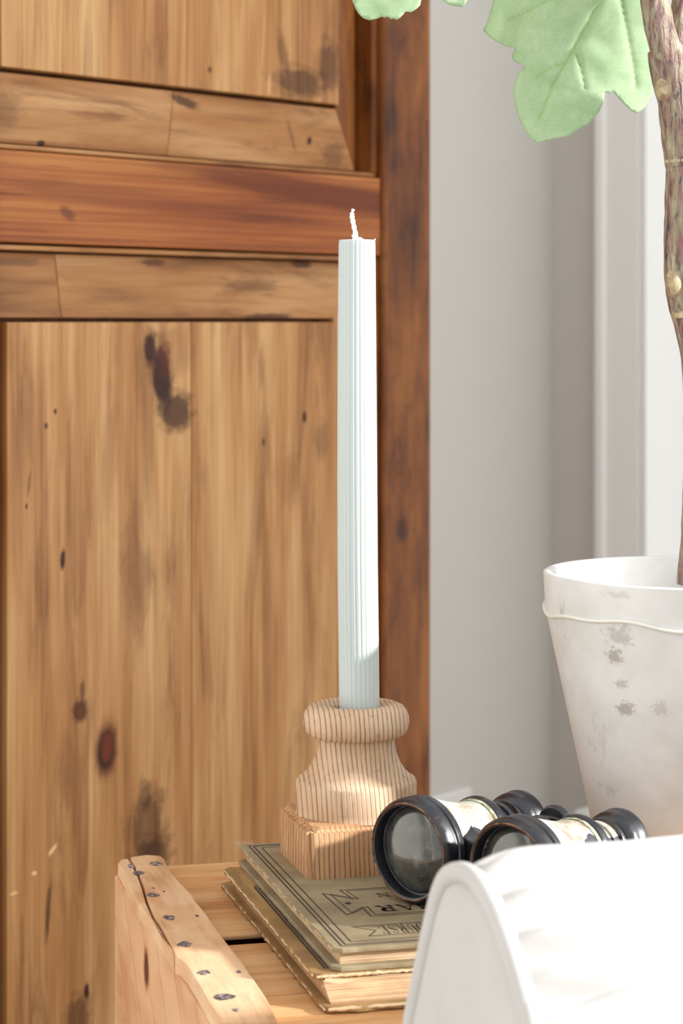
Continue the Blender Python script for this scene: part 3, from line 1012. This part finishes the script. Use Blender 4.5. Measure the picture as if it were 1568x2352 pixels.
tube('wick', wp, [0.00135 + 0.00025 * math.sin(i * 1.9) - (0.0005 if i > len(wp) - 6 else 0) for i in range(len(wp))], m_wick, cd, 8)
for (x, y, r) in ((811, 542, .0010), (827, 549, .0011), (833, 551, .0008), (812, 549, .0010), (861, 550, .0005)):
    p = at_depth(x, y, CD) - cd.location
    bmq = bmesh.new()
    bmesh.ops.create_icosphere(bmq, subdivisions=2, radius=r, matrix=Matrix.Translation(p))
    from_bm('wax_crumb', bmq, m_wick, cd, True)

# ------------------------------------------------------------------ binoculars
BA = math.radians(-43)
BH = 0.0278
lc = at_z(0, 0, 0)
Lc = Vector((0.0346, 1.189, 0))
ax = Vector((-math.sin(BA), math.cos(BA), 0))
bx = Vector((math.cos(BA), math.sin(BA), 0))
BS = 0.034
bi_loc = Lc + bx * BS
bi_loc.z = ZT
bi = tag(empty('binoculars', bi_loc, BA), 'antique black and brass binoculars with worn leather lying on the upper book', 'binoculars')

t = NT('black_japanned_brass')
v = t.obj()
n1 = t.noise(v, 90, 5, 0.65)
n2 = t.noise(v, 300, 4, 0.7)
k = t.rng(t.math('ADD', t.math('MULTIPLY', n1, .6), t.math('MULTIPLY', n2, .4)), 0.56, 0.68)
geo = t.node('NewGeometry').outputs['Pointiness']
edge = t.rng(geo, 0.58, 0.68)
col = t.mix(t.math('MULTIPLY', k, 0.6), srgb(27, 28, 35), srgb(92, 56, 38))
col = t.mix(t.math('MULTIPLY', edge, 0.7), col, srgb(176, 110, 66))
t.bump(n1, 0.25, 0.0008)
m_black = t.fin(col, t.rng(n2, 0.3, 0.7, 0.22, 0.45, False), Specular_IOR_Level=0.7)

t = NT('worn_leather_and_brass')
v = t.obj()
z = t.node('SeparateXYZ', None, Vector=v).outputs[2]
n1 = t.noise(v, 95, 4, 0.6)
n2 = t.noise(t.mapping(v, (1, 1, 1), (3, 1, 2)), 60, 4, 0.6)
n3 = t.noise(v, 240, 4, 0.7)
pat = t.ramp(n2, [(0.34, srgb(140, 112, 92)), (0.46, srgb(176, 168, 154)), (0.55, srgb(184, 190, 178)), (0.66, srgb(214, 212, 212))])
pat = t.mix(t.math('MULTIPLY', t.rng(n3, .5, .66), .5), pat, srgb(140, 100, 70))
low = t.math('ADD', z, t.math('MULTIPLY', t.math('SUBTRACT', t.noise(v, 55, 2), 0.5), 0.026))
kk = t.rng(low, 0.0360, 0.0350)
colr = t.mix(kk, pat, t.ramp(n1, [(0.4, srgb(26, 26, 32)), (0.7, srgb(62, 60, 70))]))
t.bump(t.math('ADD', n3, t.math('MULTIPLY', kk, -2.0)), 0.3, 0.0008)
m_leather = t.fin(colr, 0.5)

t = NT('dusty_lens_glass')
v = t.obj()
n1 = t.noise(v, 120, 5, 0.65)
n2 = t.rng(t.noise(v, 700, 3, 0.7), 0.66, 0.8)
col = t.ramp(n1, [(0.35, srgb(52, 52, 52)), (0.6, srgb(86, 86, 80)), (0.75, srgb(120, 118, 108))])
col = t.mix(t.math('MULTIPLY', n2, .4), col, srgb(190, 190, 185))
m_lens = t.fin(col, t.rng(n1, 0.35, 0.7, 0.10, 0.30, False), Transmission_Weight=0.25, Coat_Weight=1.0, Coat_Roughness=0.03, IOR=1.52)
m_inner = NT('corroded_tube_bore')
_n = m_inner.noise(m_inner.obj(), 160, 5, .65)
m_inner = m_inner.fin(m_inner.ramp(_n, [(0.4, srgb(18, 20, 30)), (0.58, srgb(44, 46, 56)), (0.72, srgb(150, 138, 112))]), 0.4)
m_brass = NT('tarnished_brass_edge')
_n = m_brass.noise(m_brass.obj(), 200, 4, .6)
m_brass = m_brass.fin(m_brass.ramp(_n, [(0.36, srgb(58, 40, 32)), (0.55, srgb(132, 86, 58)), (0.7, srgb(176, 138, 104))]), 0.38, Metallic=0.5)
m_verd = NT('verdigris_ring')
_n = m_verd.noise(m_verd.obj(), 180, 4, .6)
m_verd = m_verd.fin(m_verd.ramp(_n, [(0.4, srgb(120, 112, 84)), (0.55, srgb(176, 184, 156)), (0.7, srgb(206, 214, 190))]), 0.6)

for s in (-1, 1):
    M = Matrix.Translation((s * BS, 0, BH)) @ Matrix.Rotation(-PI / 2, 4, 'X')      # lathe z -> local +y
    dent = (lambda a, z, s=s: 1 + 0.010 * math.sin(2 * a + s) * (1 if z < .01 else 0) + 0.006 * math.sin(3 * a + 2 * s) * (1 if z < .01 else 0))
    hood = lathe('objective_hood', [(.0238, .0004), (.0250, .0), (.0262, .0010), (.0272, .0030), (.0277, .0058), (.0277, .0085), (.0268, .0092), (.0266, .0100), (.0276, .0106), (.0277, .0140), (.0268, .0152), (.0250, .0154), (.0240, .0150), (.0233, .0090)],
                 96, m_black, bi, M, True, dent)
    lathe('hood_lip', [(.0246, -.0001), (.0250, -.0004), (.0255, .0000), (.0251, .0004), (.0246, .0004)], 96, m_brass, hood, M, True, dent)
    lathe('hood_bore', [(.0239, .0004), (.0236, .0070), (.0226, .0074), (.0222, .0082), (.0232, .0086)], 96, m_inner, hood, M, False, dent)
    lp = [(0.0228 * math.sin(q), 0.0086 - 0.0062 * (math.cos(q) - math.cos(PI / 2)) * 1.0) for q in [PI / 2 * (1 - i / 12) for i in range(13)]]
    lp += [(0.0, 0.0095), (0.0228, 0.0095)]
    lathe('objective_lens', lp, 64, m_lens, bi, M, True)
    lathe('barrel', [(.0252, .0150), (.0256, .0170), (.0250, .0200), (.0234, .0260), (.0214, .0330), (.0198, .0400), (.0188, .0470), (.0184, .0540), (.0186, .0560), (.0, .0560)], 72, m_leather, bi, M)
    lathe('verdigris_band', [(.0187, .0535), (.0192, .0540), (.0192, .0562), (.0185, .0566)], 64, m_verd, bi, M, True)
    lathe('barrel_ring', [(.0180, .0560), (.0198, .0562), (.0203, .0578), (.0203, .0600), (.0196, .0616), (.0150, .0620), (.0150, .0560)], 64, m_black, bi, M, True)
    lathe('focus_tube', [(.0132, .0600), (.0132, .0720), (.0144, .0724), (.0146, .0740), (.0144, .0756), (.0134, .0760), (.0132, .0850), (.0, .0850), (.0, .0600)], 64, m_leather if s > 0 else m_black, bi, M)
    lathe('focus_ring', [(.0133, .0786), (.0150, .0788), (.0153, .0800), (.0150, .0814), (.0133, .0816)], 64, m_black, bi, M, True)
    cup = lathe('eyecup', [(.0100, .0822), (.0140, .0824), (.0158, .0838), (.0171, .0862), (.0175, .0884), (.0174, .0890), (.0177, .0920), (.0179, .0926), (.0181, .0950), (.0177, .0968), (.0166, .0974), (.0130, .0945), (.0085, .0930), (.0085, .0830)], 72, m_black, bi, M, True)
    lathe('eyepiece_lens', [(.0, .0925), (.0088, .0930), (.0088, .0910), (.0, .0905)], 40, m_lens, bi, M)


def plate(name, outline, y0, y1, mat, parent, bevel=0.001):
    """outline in (x, z), extruded along the barrel axis y"""
    o = prism(name, [(x, z) for (x, z) in outline], -y1, -y0, mat, parent, bevel)
    for v in o.data.vertices:
        v.co = Vector((v.co.x, -v.co.z, v.co.y))
    bmq = bmesh.new()
    bmq.from_mesh(o.data)
    bmesh.ops.recalc_face_normals(bmq, faces=bmq.faces)
    bmq.to_mesh(o.data)
    bmq.free()
    return o


def bridge(zt_mid, zt_end, zb_mid, zb_end, hw):
    n = 14
    top = [(hw * (2 * i / n - 1), zt_mid + (zt_end - zt_mid) * abs(2 * i / n - 1) ** 2) for i in range(n + 1)]
    bot = [(hw * (1 - 2 * i / n), zb_mid + (zb_end - zb_mid) * abs(1 - 2 * i / n) ** 2) for i in range(n + 1)]
    return top + bot


plate('front_bridge', bridge(.0345, .044, .010, .006, .020), .0165, .0300, m_black, bi)
plate('rear_bridge', bridge(.0400, .034, .020, .018, .022), .0570, .0605, m_black, bi)
plate('eyepiece_bridge', bridge(.0395, .033, .022, .020, .022), .0770, .0798, m_black, bi)
Mf = Matrix.Translation((0, 0, .0300)) @ Matrix.Rotation(-PI / 2, 4, 'X')
lathe('focus_shaft', [(0, .028), (.0045, .028), (.0045, .082), (0, .082)], 24, m_brass, bi, Mf)
wh = lathe('focus_wheel', [(.0045, .0650), (.0098, .0650), (.0106, .0658), (.0106, .0715), (.0098, .0722), (.0045, .0722)], 60, m_black, bi, Mf, True, lambda a, z: 1 + 0.02 * math.sin(30 * a))
lathe('wheel_cap', [(0, .0640), (.0060, .0642), (.0072, .0650), (.0, .0652)], 32, m_brass, wh, Mf)
plate('hinge_lug', arc(0, .034, .0105, .0105, 0, 345, 23), .0798, .0850, m_black, bi, .0012)
lathe('lug_collar', [(.0040, .0850), (.0068, .0850), (.0074, .0858), (.0068, .0866), (.0040, .0866)], 32, m_brass, bi, Matrix.Translation((0, 0, .034)) @ Matrix.Rotation(-PI / 2, 4, 'X'), True)

# ------------------------------------------------------------------ flower pot
PD = 1.30
PX = (1600 - CX) * PD / F
t = NT('aged_white_pot')
v = t.obj()
n1 = t.noise(v, 28, 4, 0.6)
spk = t.rng(t.noise(v, 520, 3, .7), 0.72, 0.8)
col = t.ramp(n1, [(0.3, srgb(212, 210, 206)), (0.6, srgb(228, 227, 225))])
col = t.mix(t.math('MULTIPLY', spk, .4), col, srgb(250, 248, 246))


def pblob(px, py, rx, rz, st, c, wob=1.1):
    """stain on the pot's camera side"""
    p = at_depth(px, py, PD - 0.06)
    return ((p.x - PX, p.y - PD, p.z - ZS), (rx * 1.5 * 1.24 / F, 0.035, rz * 1.5 * 1.24 / F), (0, 0, 0), st, c, wob)


DI = srgb(120, 102, 84)
for (c, r, rot, st, bc, wob) in (pblob(1410, 1505, 14, 16, .7, DI), pblob(1420, 1455, 26, 22, .45, DI), pblob(1436, 1628, 16, 14, .7, DI, .8), pblob(1425, 1570, 12, 9, .5, DI), pblob(1300, 1415, 7, 30, .7, DI),
                                 pblob(1309, 1478, 3, 12, .8, DI), pblob(1352, 1718, 6, 24, .6, DI), pblob(1510, 1620, 16, 18, .35, DI, .9), pblob(1375, 1850, 45, 40, .5, srgb(150, 132, 112)),
                                 pblob(1418, 1362, 26, 8, .3, DI), pblob(1275, 1365, 12, 30, .3, DI), pblob(1370, 1720, 30, 60, .25, DI)):
    col = t.mix(t.math('MULTIPLY', t.blob(v, c, r, rot, wob), st * 0.75), col, bc)
rib = t.node('TexWave', {'bands_direction': 'DIAGONAL'}, Vector=v, Scale=220.0, Distortion=0.6)
t.bump(t.math('ADD', t.math('MULTIPLY', rib.outputs[1], .25), t.noise(v, 300, 3)), 0.12, 0.0004)
m_pot = t.fin(col, 0.62)
m_foam = NT('pale_filler_gravel')
_n = m_foam.noise(m_foam.obj(), 260, 4, .7)
m_foam.bump(_n, 0.8, 0.003)
m_foam = m_foam.fin(m_foam.ramp(_n, [(0.34, srgb(90, 84, 80)), (0.45, srgb(225, 222, 218)), (0.7, srgb(248, 246, 244))]), 0.9)
pot = tag(empty('flower_pot', (PX, PD, ZS)), 'tapered off white flower pot with stained sides and wavy raised rim line', 'flower pot')


def prz(px, py):
    return (1600 - px) * PD / F, HC - (py - HY) * PD / F - ZS


r1, z1 = prz(1249, 1312)
r2, z2 = prz(1252, 1398)
r3, z3 = prz(1357, 1885)
r0 = r3 - (z3 - 0.0) * (r2 - r3) / (z2 - z3)
body = [(0.0, 0.0005), (r0 - 0.003, 0.0005), (r0, 0.003), (r3, z3), (r2 - 0.0002, z2), (r1, z1 - 0.0008), (r1 - 0.0012, z1), (r1 - 0.0034, z1), (r1 - 0.0046, z1 - 0.001), (r2 - 0.0052, z2), (r3 - 0.0055, z3), (r0 - 0.004, 0.008), (0, 0.008)]
lathe('pot_body', body, 128, m_pot, pot, None, False, lambda a, z: 1 + 0.003 * math.sin(3 * a + z * 20))
bead = []
for k in range(180):
    a = 2 * PI * k / 180
    zw = z2 + 0.0016 * math.sin(5 * a + 0.6) + 0.0009 * math.sin(11 * a)
    rr = r2 + 0.0002 + (zw - z2) * 0.1
    bead.append(Vector((rr * math.cos(a), rr * math.sin(a), zw)))
bvs, bfs = [], []
for i, p in enumerate(bead):
    er = Vector((p.x, p.y, 0)).normalized()
    for k in range(8):
        th = 2 * PI * k / 8
        bvs.append(p + er * (0.0012 * math.cos(th)) + Vector((0, 0, 0.0011 * math.sin(th))))
for i in range(180):
    j = (i + 1) % 180
    for k in range(8):
        l = (k + 1) % 8
        bfs.append((i * 8 + k, i * 8 + l, j * 8 + l, j * 8 + k))
mesh('rim_bead', bvs, bfs, plain('pot_glaze_bead', srgb(232, 230, 220), 0.4), pot, True)
vs, fs = [(0, 0, z1 - 0.022)], []
NRg, NA = 10, 64
for i in range(1, NRg + 1):
    for k in range(NA):
        a = 2 * PI * k / NA
        r = (r1 - 0.0062) * i / NRg
        vs.append((r * math.cos(a), r * math.sin(a), z1 - 0.022 + 0.0025 * noise.noise(Vector((r * 90 * math.cos(a), r * 90 * math.sin(a), 1)))))
for k in range(NA):
    fs.append((0, 1 + k, 1 + (k + 1) % NA))
for i in range(NRg - 1):
    for k in range(NA):
        l = (k + 1) % NA
        fs.append((1 + i * NA + k, 1 + (i + 1) * NA + k, 1 + (i + 1) * NA + l, 1 + i * NA + l))
mesh('gravel_fill', vs, fs, m_foam, pot, True)

# ------------------------------------------------------------------ potted tree: trunk, branches, leaves
t = NT('mottled_bark')
v = t.obj()
n1 = t.noise(t.mapping(v, (240, 240, 42)), 1, 4, .65, .4)
n2 = t.noise(v, 120, 4, .6)
n3 = t.noise(t.mapping(v, (420, 420, 120)), 1, 3, .6)
col = t.ramp(n1, [(0.34, srgb(94, 70, 66)), (0.46, srgb(140, 108, 100)), (0.56, srgb(152, 142, 116)), (0.7, srgb(184, 176, 148))])
col = t.mix(t.math('MULTIPLY', t.rng(n3, .56, .68), .8), col, srgb(48, 52, 60))
col = t.mix(t.math('MULTIPLY', t.rng(n2, .56, .7), .5), col, srgb(158, 100, 88))
t.bump(t.math('ADD', n1, t.math('MULTIPLY', n3, -.5)), 1.0, 0.0032)
m_bark = t.fin(col, 0.6)
m_scar = NT('leaf_scar')
_n = m_scar.noise(m_scar.obj(), 150, 3, .6)
m_scar.bump(_n, .5, .001)
m_scar = m_scar.fin(m_scar.ramp(_n, [(0.35, srgb(140, 112, 90)), (0.55, srgb(184, 166, 130)), (0.7, srgb(204, 190, 156))]), 0.6)

tree_o = Vector((PX, PD, ZS + z1 - 0.024))
tree = tag(empty('fig_tree', tree_o), 'slim fig tree with knobbly bark and lobed pale green leaves growing from the white pot', 'tree')
tp = [(1600, 1345, 1.300, 47), (1612, 1180, 1.300, 46), (1615, 1000, 1.301, 46), (1612, 850, 1.302, 45), (1596, 745, 1.302, 47), (1580, 690, 1.301, 48), (1573, 640, 1.300, 47), (1569, 560, 1.300, 46), (1571, 470, 1.300, 45),
      (1574, 385, 1.300, 44), (1572, 368, 1.300, 46), (1566, 310, 1.300, 48), (1560, 240, 1.300, 49), (1552, 195, 1.300, 50), (1541, 150, 1.300, 50), (1531, 110, 1.300, 44)]
tpp = smooth_path([(*(at_depth(x, y, d) - tree_o), r * d / F) for (x, y, d, r) in tp], 8)


def bark_tube(name, pp, seed, n=28):
    P = [Vector(p[:3]) for p in pp]
    def rf(i, th):
        r = pp[i][3]
        q = P[i]
        return r * (1 + 0.07 * noise.noise(Vector((math.cos(th) * 2.4, math.sin(th) * 2.4, q.z * 45 + seed))) + 0.05 * noise.noise(Vector((math.cos(th) * 6, math.sin(th) * 6, q.z * 90 + seed))))
    vs, fs = tube_data(P, rf, n)
    return mesh(name, vs, fs, m_bark, tree, True)


bark_tube('trunk', tpp, 0)
br1 = smooth_path([(*(at_depth(x, y, d) - tree_o), r * d / F) for (x, y, d, r) in ((1540, 160, 1.298, 38), (1527, 110, 1.296, 36), (1514, 60, 1.296, 34), (1503, 0, 1.296, 33), (1490, -80, 1.30, 30), (1465, -180, 1.30, 27), (1420, -290, 1.30, 22), (1350, -400, 1.30, 14), (1300, -455, 1.30, 6))], 6)
br2 = smooth_path([(*(at_depth(x, y, d) - tree_o), r * d / F) for (x, y, d, r) in ((1545, 165, 1.302, 34), (1557, 110, 1.304, 31), (1566, 50, 1.306, 30), (1574, -20, 1.31, 29), (1590, -140, 1.32, 27), (1610, -280, 1.33, 21), (1622, -420, 1.34, 14), (1624, -490, 1.34, 6))], 6)
bark_tube('branch', br1, 11, 22)
bark_tube('branch', br2, 23, 22)
for (px, py, dx, rx, rz) in ((1529, 204, 0, 27, 30), (1548, 652, 0, 24, 33)):
    c = at_depth(px, py, PD - 0.006) - tree_o
    bmq = bmesh.new()
    bmesh.ops.create_uvsphere(bmq, u_segments=24, v_segments=14, radius=1)
    for q in bmq.verts:
        k = 1 - 0.25 * max(0, -q.co.x - 0.5)
        q.co = Vector((q.co.x * rx * PD / F * k, q.co.y * 0.006, q.co.z * rz * PD / F)) * (1 + 0.06 * noise.noise(q.co * 3)) + c
    from_bm('leaf_scar', bmq, m_scar, tree, True)
# raised ring nodes on the trunk
for (px, py, r) in ((1573, 370, 46), (1590, 722, 47)):
    c = at_depth(px, py, PD) - tree_o
    M = Matrix.Translation(c)
    lathe('trunk_node', [((r - 3) * PD / F, -.0022), ((r + 1.0) * PD / F, -.0010), ((r + 1.6) * PD / F, 0.0004), ((r - 3) * PD / F, .0020)], 28, m_scar, tree, M, True)


def leaf_mat(name, a, b, vein):
    t = NT(name)
    v = t.obj()
    n1 = t.noise(v, 60, 4, .6)
    n2 = t.noise(t.mapping(v, (500, 500, 900)), 1, 2)
    c = t.ramp(t.math('ADD', t.math('MULTIPLY', n1, .7), t.math('MULTIPLY', n2, .3)), [(0.36, a), (0.62, b)])
    at = t.node('Attribute', {'attribute_name': 'vein'}).outputs['Fac']
    c = t.mix(t.math('MULTIPLY', at, .65), c, vein)
    t.bump(n2, .15, .0004)
    t.put(t.b.inputs['Base Color'], c)
    t.put(t.b.inputs['Roughness'], 0.6)
    tl = t.node('BsdfTranslucent', None, Color=c)
    mx = t.node('MixShader', None, Fac=0.35)
    t.t.links.new(t.b.outputs[0], mx.inputs[1])
    t.t.links.new(tl.outputs[0], mx.inputs[2])
    t.t.links.new(mx.outputs[0], t.out.inputs[0])
    return t.m


m_leaf = leaf_mat('pale_fig_leaf', srgb(170, 199, 152), srgb(194, 217, 178), srgb(156, 192, 98))


def seg_dist(p, a, b):
    d = b - a
    t = max(0, min(1, (p - a).dot(d) / max(d.length_squared, 1e-9)))
    return (p - (a + d * t)).length, t


def leaf(outline, veins, dep_fun, step, name='leaf'):
    """outline and veins in pixels; dep_fun gives every point its distance"""
    pts = []
    n = len(outline)
    random.seed(n)
    for i in range(n):
        a, b = Vector(outline[i]), Vector(outline[(i + 1) % n])
        k = max(1, int((b - a).length / (step * 0.9)))
        for j in range(k):
            p = a + (b - a) * (j / k)
            if j:
                p += Vector((random.uniform(-1, 1), random.uniform(-1, 1))) * 0.9
            pts.append(p)
    nb = len(pts)
    x0, x1 = min(p.x for p in pts), max(p.x for p in pts)
    y0, y1 = min(p.y for p in pts), max(p.y for p in pts)

    def inside(p):
        c = False
        for i in range(nb):
            a, b = pts[i], pts[(i + 1) % nb]
            if (a.y > p.y) != (b.y > p.y) and p.x < (b.x - a.x) * (p.y - a.y) / (b.y - a.y) + a.x:
                c = not c
        return c
    allp = list(pts)
    y = y0
    r = 0
    while y < y1:
        x = x0 + (step / 2 if r % 2 else 0)
        while x < x1:
            p = Vector((x, y))
            if inside(p) and min((p - q).length for q in pts) > step * 0.55:
                allp.append(p)
            x += step
        y += step * 0.87
        r += 1
    res = delaunay_2d_cdt(allp, [], [list(range(nb))], 1, 1e-4)
    P2, faces = res[0], res[2]
    vs, att = [], []
    for p in P2:
        dv, best = 0, 1e9
        for (poly, w) in veins:
            for i in range(len(poly) - 1):
                d, tt = seg_dist(p, Vector(poly[i]), Vector(poly[i + 1]))
                best = min(best, d / (w * 0.62))
        k = math.exp(-best * best)
        dd = dep_fun(p.x, p.y) + 0.0018 * math.exp(-best / 2.2) + 0.0012 * noise.noise(Vector((p.x / 45, p.y / 45, n)))
        vs.append(at_depth(p.x, p.y, dd) - tree_o)
        att.append(k)
    me = bpy.data.meshes.new(name)
    me.from_pydata([tuple(q) for q in vs], [], [tuple(f) for f in faces])
    me.update()
    at = me.attributes.new('vein', 'FLOAT', 'POINT')
    at.data.foreach_set('value', att)
    o = link(name, me, m_leaf, tree, True)
    md = o.modifiers.new('thickness', 'SOLIDIFY')
    md.thickness = 0.0007
    md.offset = 0
    return o


big = [(1134, 0), (1127, 25), (1119, 50), (1110, 70), (1127, 87), (1155, 104), (1170, 108), (1186, 106), (1175, 127), (1180, 141), (1194, 146), (1208, 149), (1187, 174), (1178, 208), (1183, 243), (1195, 280), (1217, 317), (1236, 328),
       (1267, 319), (1304, 313), (1329, 296), (1354, 282), (1376, 255), (1386, 230), (1388, 210), (1400, 215), (1408, 209), (1422, 227), (1447, 252), (1463, 260), (1481, 246), (1497, 218), (1506, 187), (1511, 165), (1506, 137), (1500, 103),
       (1496, 62), (1494, 20), (1496, -30), (1490, -80), (1468, -118), (1440, -122), (1420, -100), (1405, -88), (1385, -104), (1340, -128), (1290, -132), (1230, -112), (1180, -80), (1150, -40)]
big_v = [([(1408, -80), (1379, 0), (1320, 106), (1270, 195), (1239, 274)], 5.0), ([(1408, -80), (1425, 0), (1438, 62), (1453, 143), (1460, 200)], 4.0), ([(1408, -80), (1330, -40), (1260, 0), (1204, 30), (1165, 48)], 4.0),
         ([(1300, 143), (1265, 155), (1229, 179)], 3.5), ([(1320, 108), (1332, 150), (1344, 202)], 3.5)]
l1 = leaf(big, big_v, lambda x, y: 1.326 + 0.000045 * (1500 - x) - 0.00009 * max(0, y - 100) + 0.0000006 * (x - 1330) ** 2, 6)
sml = [(808, 0), (815, 17), (822, 30), (833, 41), (849, 46), (864, 43), (877, 38), (883, 40.5), (890, 38), (898, 44), (903, 42), (910, 46), (920, 39), (931, 26.5), (944, 28), (957, 19.5), (965, 11), (967, 0), (970, -25), (988, -38), (1003, -14),
       (1014, 0), (1029, 10), (1044, 13.5), (1061, 15), (1068, 8.5), (1072, 0), (1082, -40), (1076, -100), (1050, -150), (1020, -190), (1000, -176), (975, -192), (920, -190), (860, -160), (820, -110), (800, -50)]
sml_v = [([(1002, -178), (950, -100), (890, -20)], 4.5), ([(1002, -178), (1030, -90), (1050, -10)], 4.0), ([(1002, -178), (920, -150), (850, -120)], 4.0)]
l2 = leaf(sml, sml_v, lambda x, y: 1.262 + 0.0001 * (1000 - x) * 0.3 - 0.0001 * y, 9)
for (a, b, c, d0, d1) in (((1405, -84), (1440, -105), (1488, -92), 1.330, 1.302), ((1001, -174), (1180, -330), (1395, -330), 1.281, 1.300)):
    pth = smooth_path([at_depth(a[0], a[1], d0) - tree_o, at_depth(b[0], b[1], (d0 + d1) / 2) - tree_o, at_depth(c[0], c[1], d1) - tree_o], 8)
    tube('petiole', pth, [0.0016 + 0.0010 * i / len(pth) for i in range(len(pth))], plain('green_petiole', srgb(168, 196, 130), 0.5), tree, 10)

# ------------------------------------------------------------------ armchair arm under a white slipcover
AA = math.radians(22)
A = Vector((math.cos(AA), math.sin(AA), 0))
B = Vector((-math.sin(AA), math.cos(AA), 0))
C0 = at_depth(1060, 2010, 0.90)


def cap(px, py):
    r = ray(px, py)
    t = (C0 - Vector((0, 0, HC))).dot(A) / r.dot(A)
    p = Vector((0, 0, HC)) + r * t
    return (p - C0).dot(B), p.z


t = NT('white_cotton_slipcover')
v = t.obj()
w1 = t.node('TexWave', {'bands_direction': 'Z'}, Vector=v, Scale=420.0, Distortion=2.0)
w2 = t.node('TexWave', {'bands_direction': 'Y'}, Vector=v, Scale=420.0, Distortion=2.0)
t.bump(t.math('MULTIPLY', w1.outputs[1], w2.outputs[1]), 0.12, 0.0004)
m_cotton = t.fin(t.ramp(t.noise(v, 30, 3), [(0.3, srgb(188, 184, 181)), (0.7, srgb(196, 192, 189))]), 0.85, Sheen_Weight=0.2)

lp = [cap(*p) for p in ((955, 2352), (970, 2270), (985, 2200), (1000, 2130), (1014, 2068), (1028, 2028), (1044, 2012))]
tp_ = [cap(*p) for p in ((1062, 2008), (1085, 2016), (1112, 2044), (1142, 2098), (1168, 2165), (1192, 2240), (1212, 2310), (1224, 2352))]
prof = lp + tp_
zl = 0.02
# go on below the frame: both sides drop to the floor
bl_, zl_ = prof[0]
br_, zr_ = prof[-1]
left = [(bl_ + 0.012, 0.02), (bl_ + 0.012, 0.30), (bl_ + 0.010, zl_ - 0.08), (bl_ + 0.005, zl_ - 0.03)]
right = [(br_ - 0.008, zr_ - 0.03), (br_ - 0.014, zr_ - 0.08), (br_ - 0.010, zr_ - 0.14), (br_ - 0.004, 0.30), (br_ - 0.004, 0.02)]
outl = smooth_path(left + prof + right, 5)
chair = tag(empty('armchair', (C0.x, C0.y, 0), AA), 'white slipcovered armchair arm with piped rolled front and gathered cover', 'armchair')
NP = len(outl)
cb = sum(p[0] for p in prof) / len(prof)
cz = HC - 0.30


def onorm(i):
    a, b = outl[max(i - 1, 0)], outl[min(i + 1, NP - 1)]
    d = Vector((b[0] - a[0], b[1] - a[1])).normalized()
    q = Vector((-d.y, d.x))
    m = Vector((outl[i][0] - cb, outl[i][1] - (cz if outl[i][1] > cz else outl[i][1])))
    return q if q.dot(m) > 0 else -q


NO = [onorm(i) for i in range(NP)]
L_ARM = 0.62
stations = [0.0, 0.003, 0.006, 0.010, 0.015, 0.021, 0.028, 0.036, 0.046, 0.058, 0.075, 0.10, 0.14, 0.20, 0.30, 0.45, L_ARM]
# resample the outline finely so that gathers show
fo, fn = [], []
for i in range(NP - 1):
    for k in range(3):
        tt = k / 3
        fo.append((outl[i][0] + (outl[i + 1][0] - outl[i][0]) * tt, outl[i][1] + (outl[i + 1][1] - outl[i][1]) * tt))
        fn.append((NO[i] * (1 - tt) + NO[i + 1] * tt).normalized())
fo.append((outl[-1][0], outl[-1][1]))
fn.append(NO[-1])
NPF = len(fo)
arcl = [0.0]
for i in range(1, NPF):
    arcl.append(arcl[-1] + math.hypot(fo[i][0] - fo[i - 1][0], fo[i][1] - fo[i - 1][1]))
vs, fs = [], []
for a in stations:
    puff = 0.0082 * (1 - math.exp(-a / 0.016))
    for i in range(NPF):
        s = arcl[i]
        gth = (0.0072 * noise.noise(Vector((s * 80, a * 9, 2))) + 0.0036 * math.sin(s * 380 + 2.0 * noise.noise(Vector((s * 30, 0, 7))))) * math.exp(-((a - 0.018) / 0.022) ** 2)
        soft = 0.004 * noise.noise(Vector((s * 9, a * 7, 4))) * min(1, a / 0.08)
        # rolled arm: the cover swells towards the camera side
        d = fn[i]
        off = puff + gth + soft
        vs.append((a, fo[i][0] + d.x * off, fo[i][1] + d.y * off))
for j in range(len(stations) - 1):
    for i in range(NPF - 1):
        fs.append((j * NPF + i, j * NPF + i + 1, (j + 1) * NPF + i + 1, (j + 1) * NPF + i))
fs.append(tuple((len(stations) - 1) * NPF + i for i in range(NPF)))
mesh('arm_cover', vs, fs, m_cotton, chair, True)
# front panel, slightly cushioned
vs, fs = [], []
rings = [(1.0, 0.0), (0.97, -0.0015), (0.90, -0.004), (0.7, -0.006), (0.4, -0.007), (0.12, -0.007)]
for (k, dx) in rings:
    for i in range(NP):
        b, z = outl[i]
        zc = max(min(z, cz), 0.02)
        vs.append((dx, cb + (b - cb) * k, (zc + (z - zc) * k) if z > cz else z))
for j in range(len(rings) - 1):
    for i in range(NP - 1):
        fs.append((j * NP + i, j * NP + i + 1, (j + 1) * NP + i + 1, (j + 1) * NP + i))
k = (len(rings) - 1) * NP
fs.append(tuple(k + i for i in range(NP)))
mesh('front_panel', vs, fs, m_cotton, chair, True)
pth = [(-0.001, outl[i][0] + NO[i].x * 0.001, outl[i][1] + NO[i].y * 0.001) for i in range(NP)]
tube('piping', pth, 0.0042, m_cotton, chair, 10)
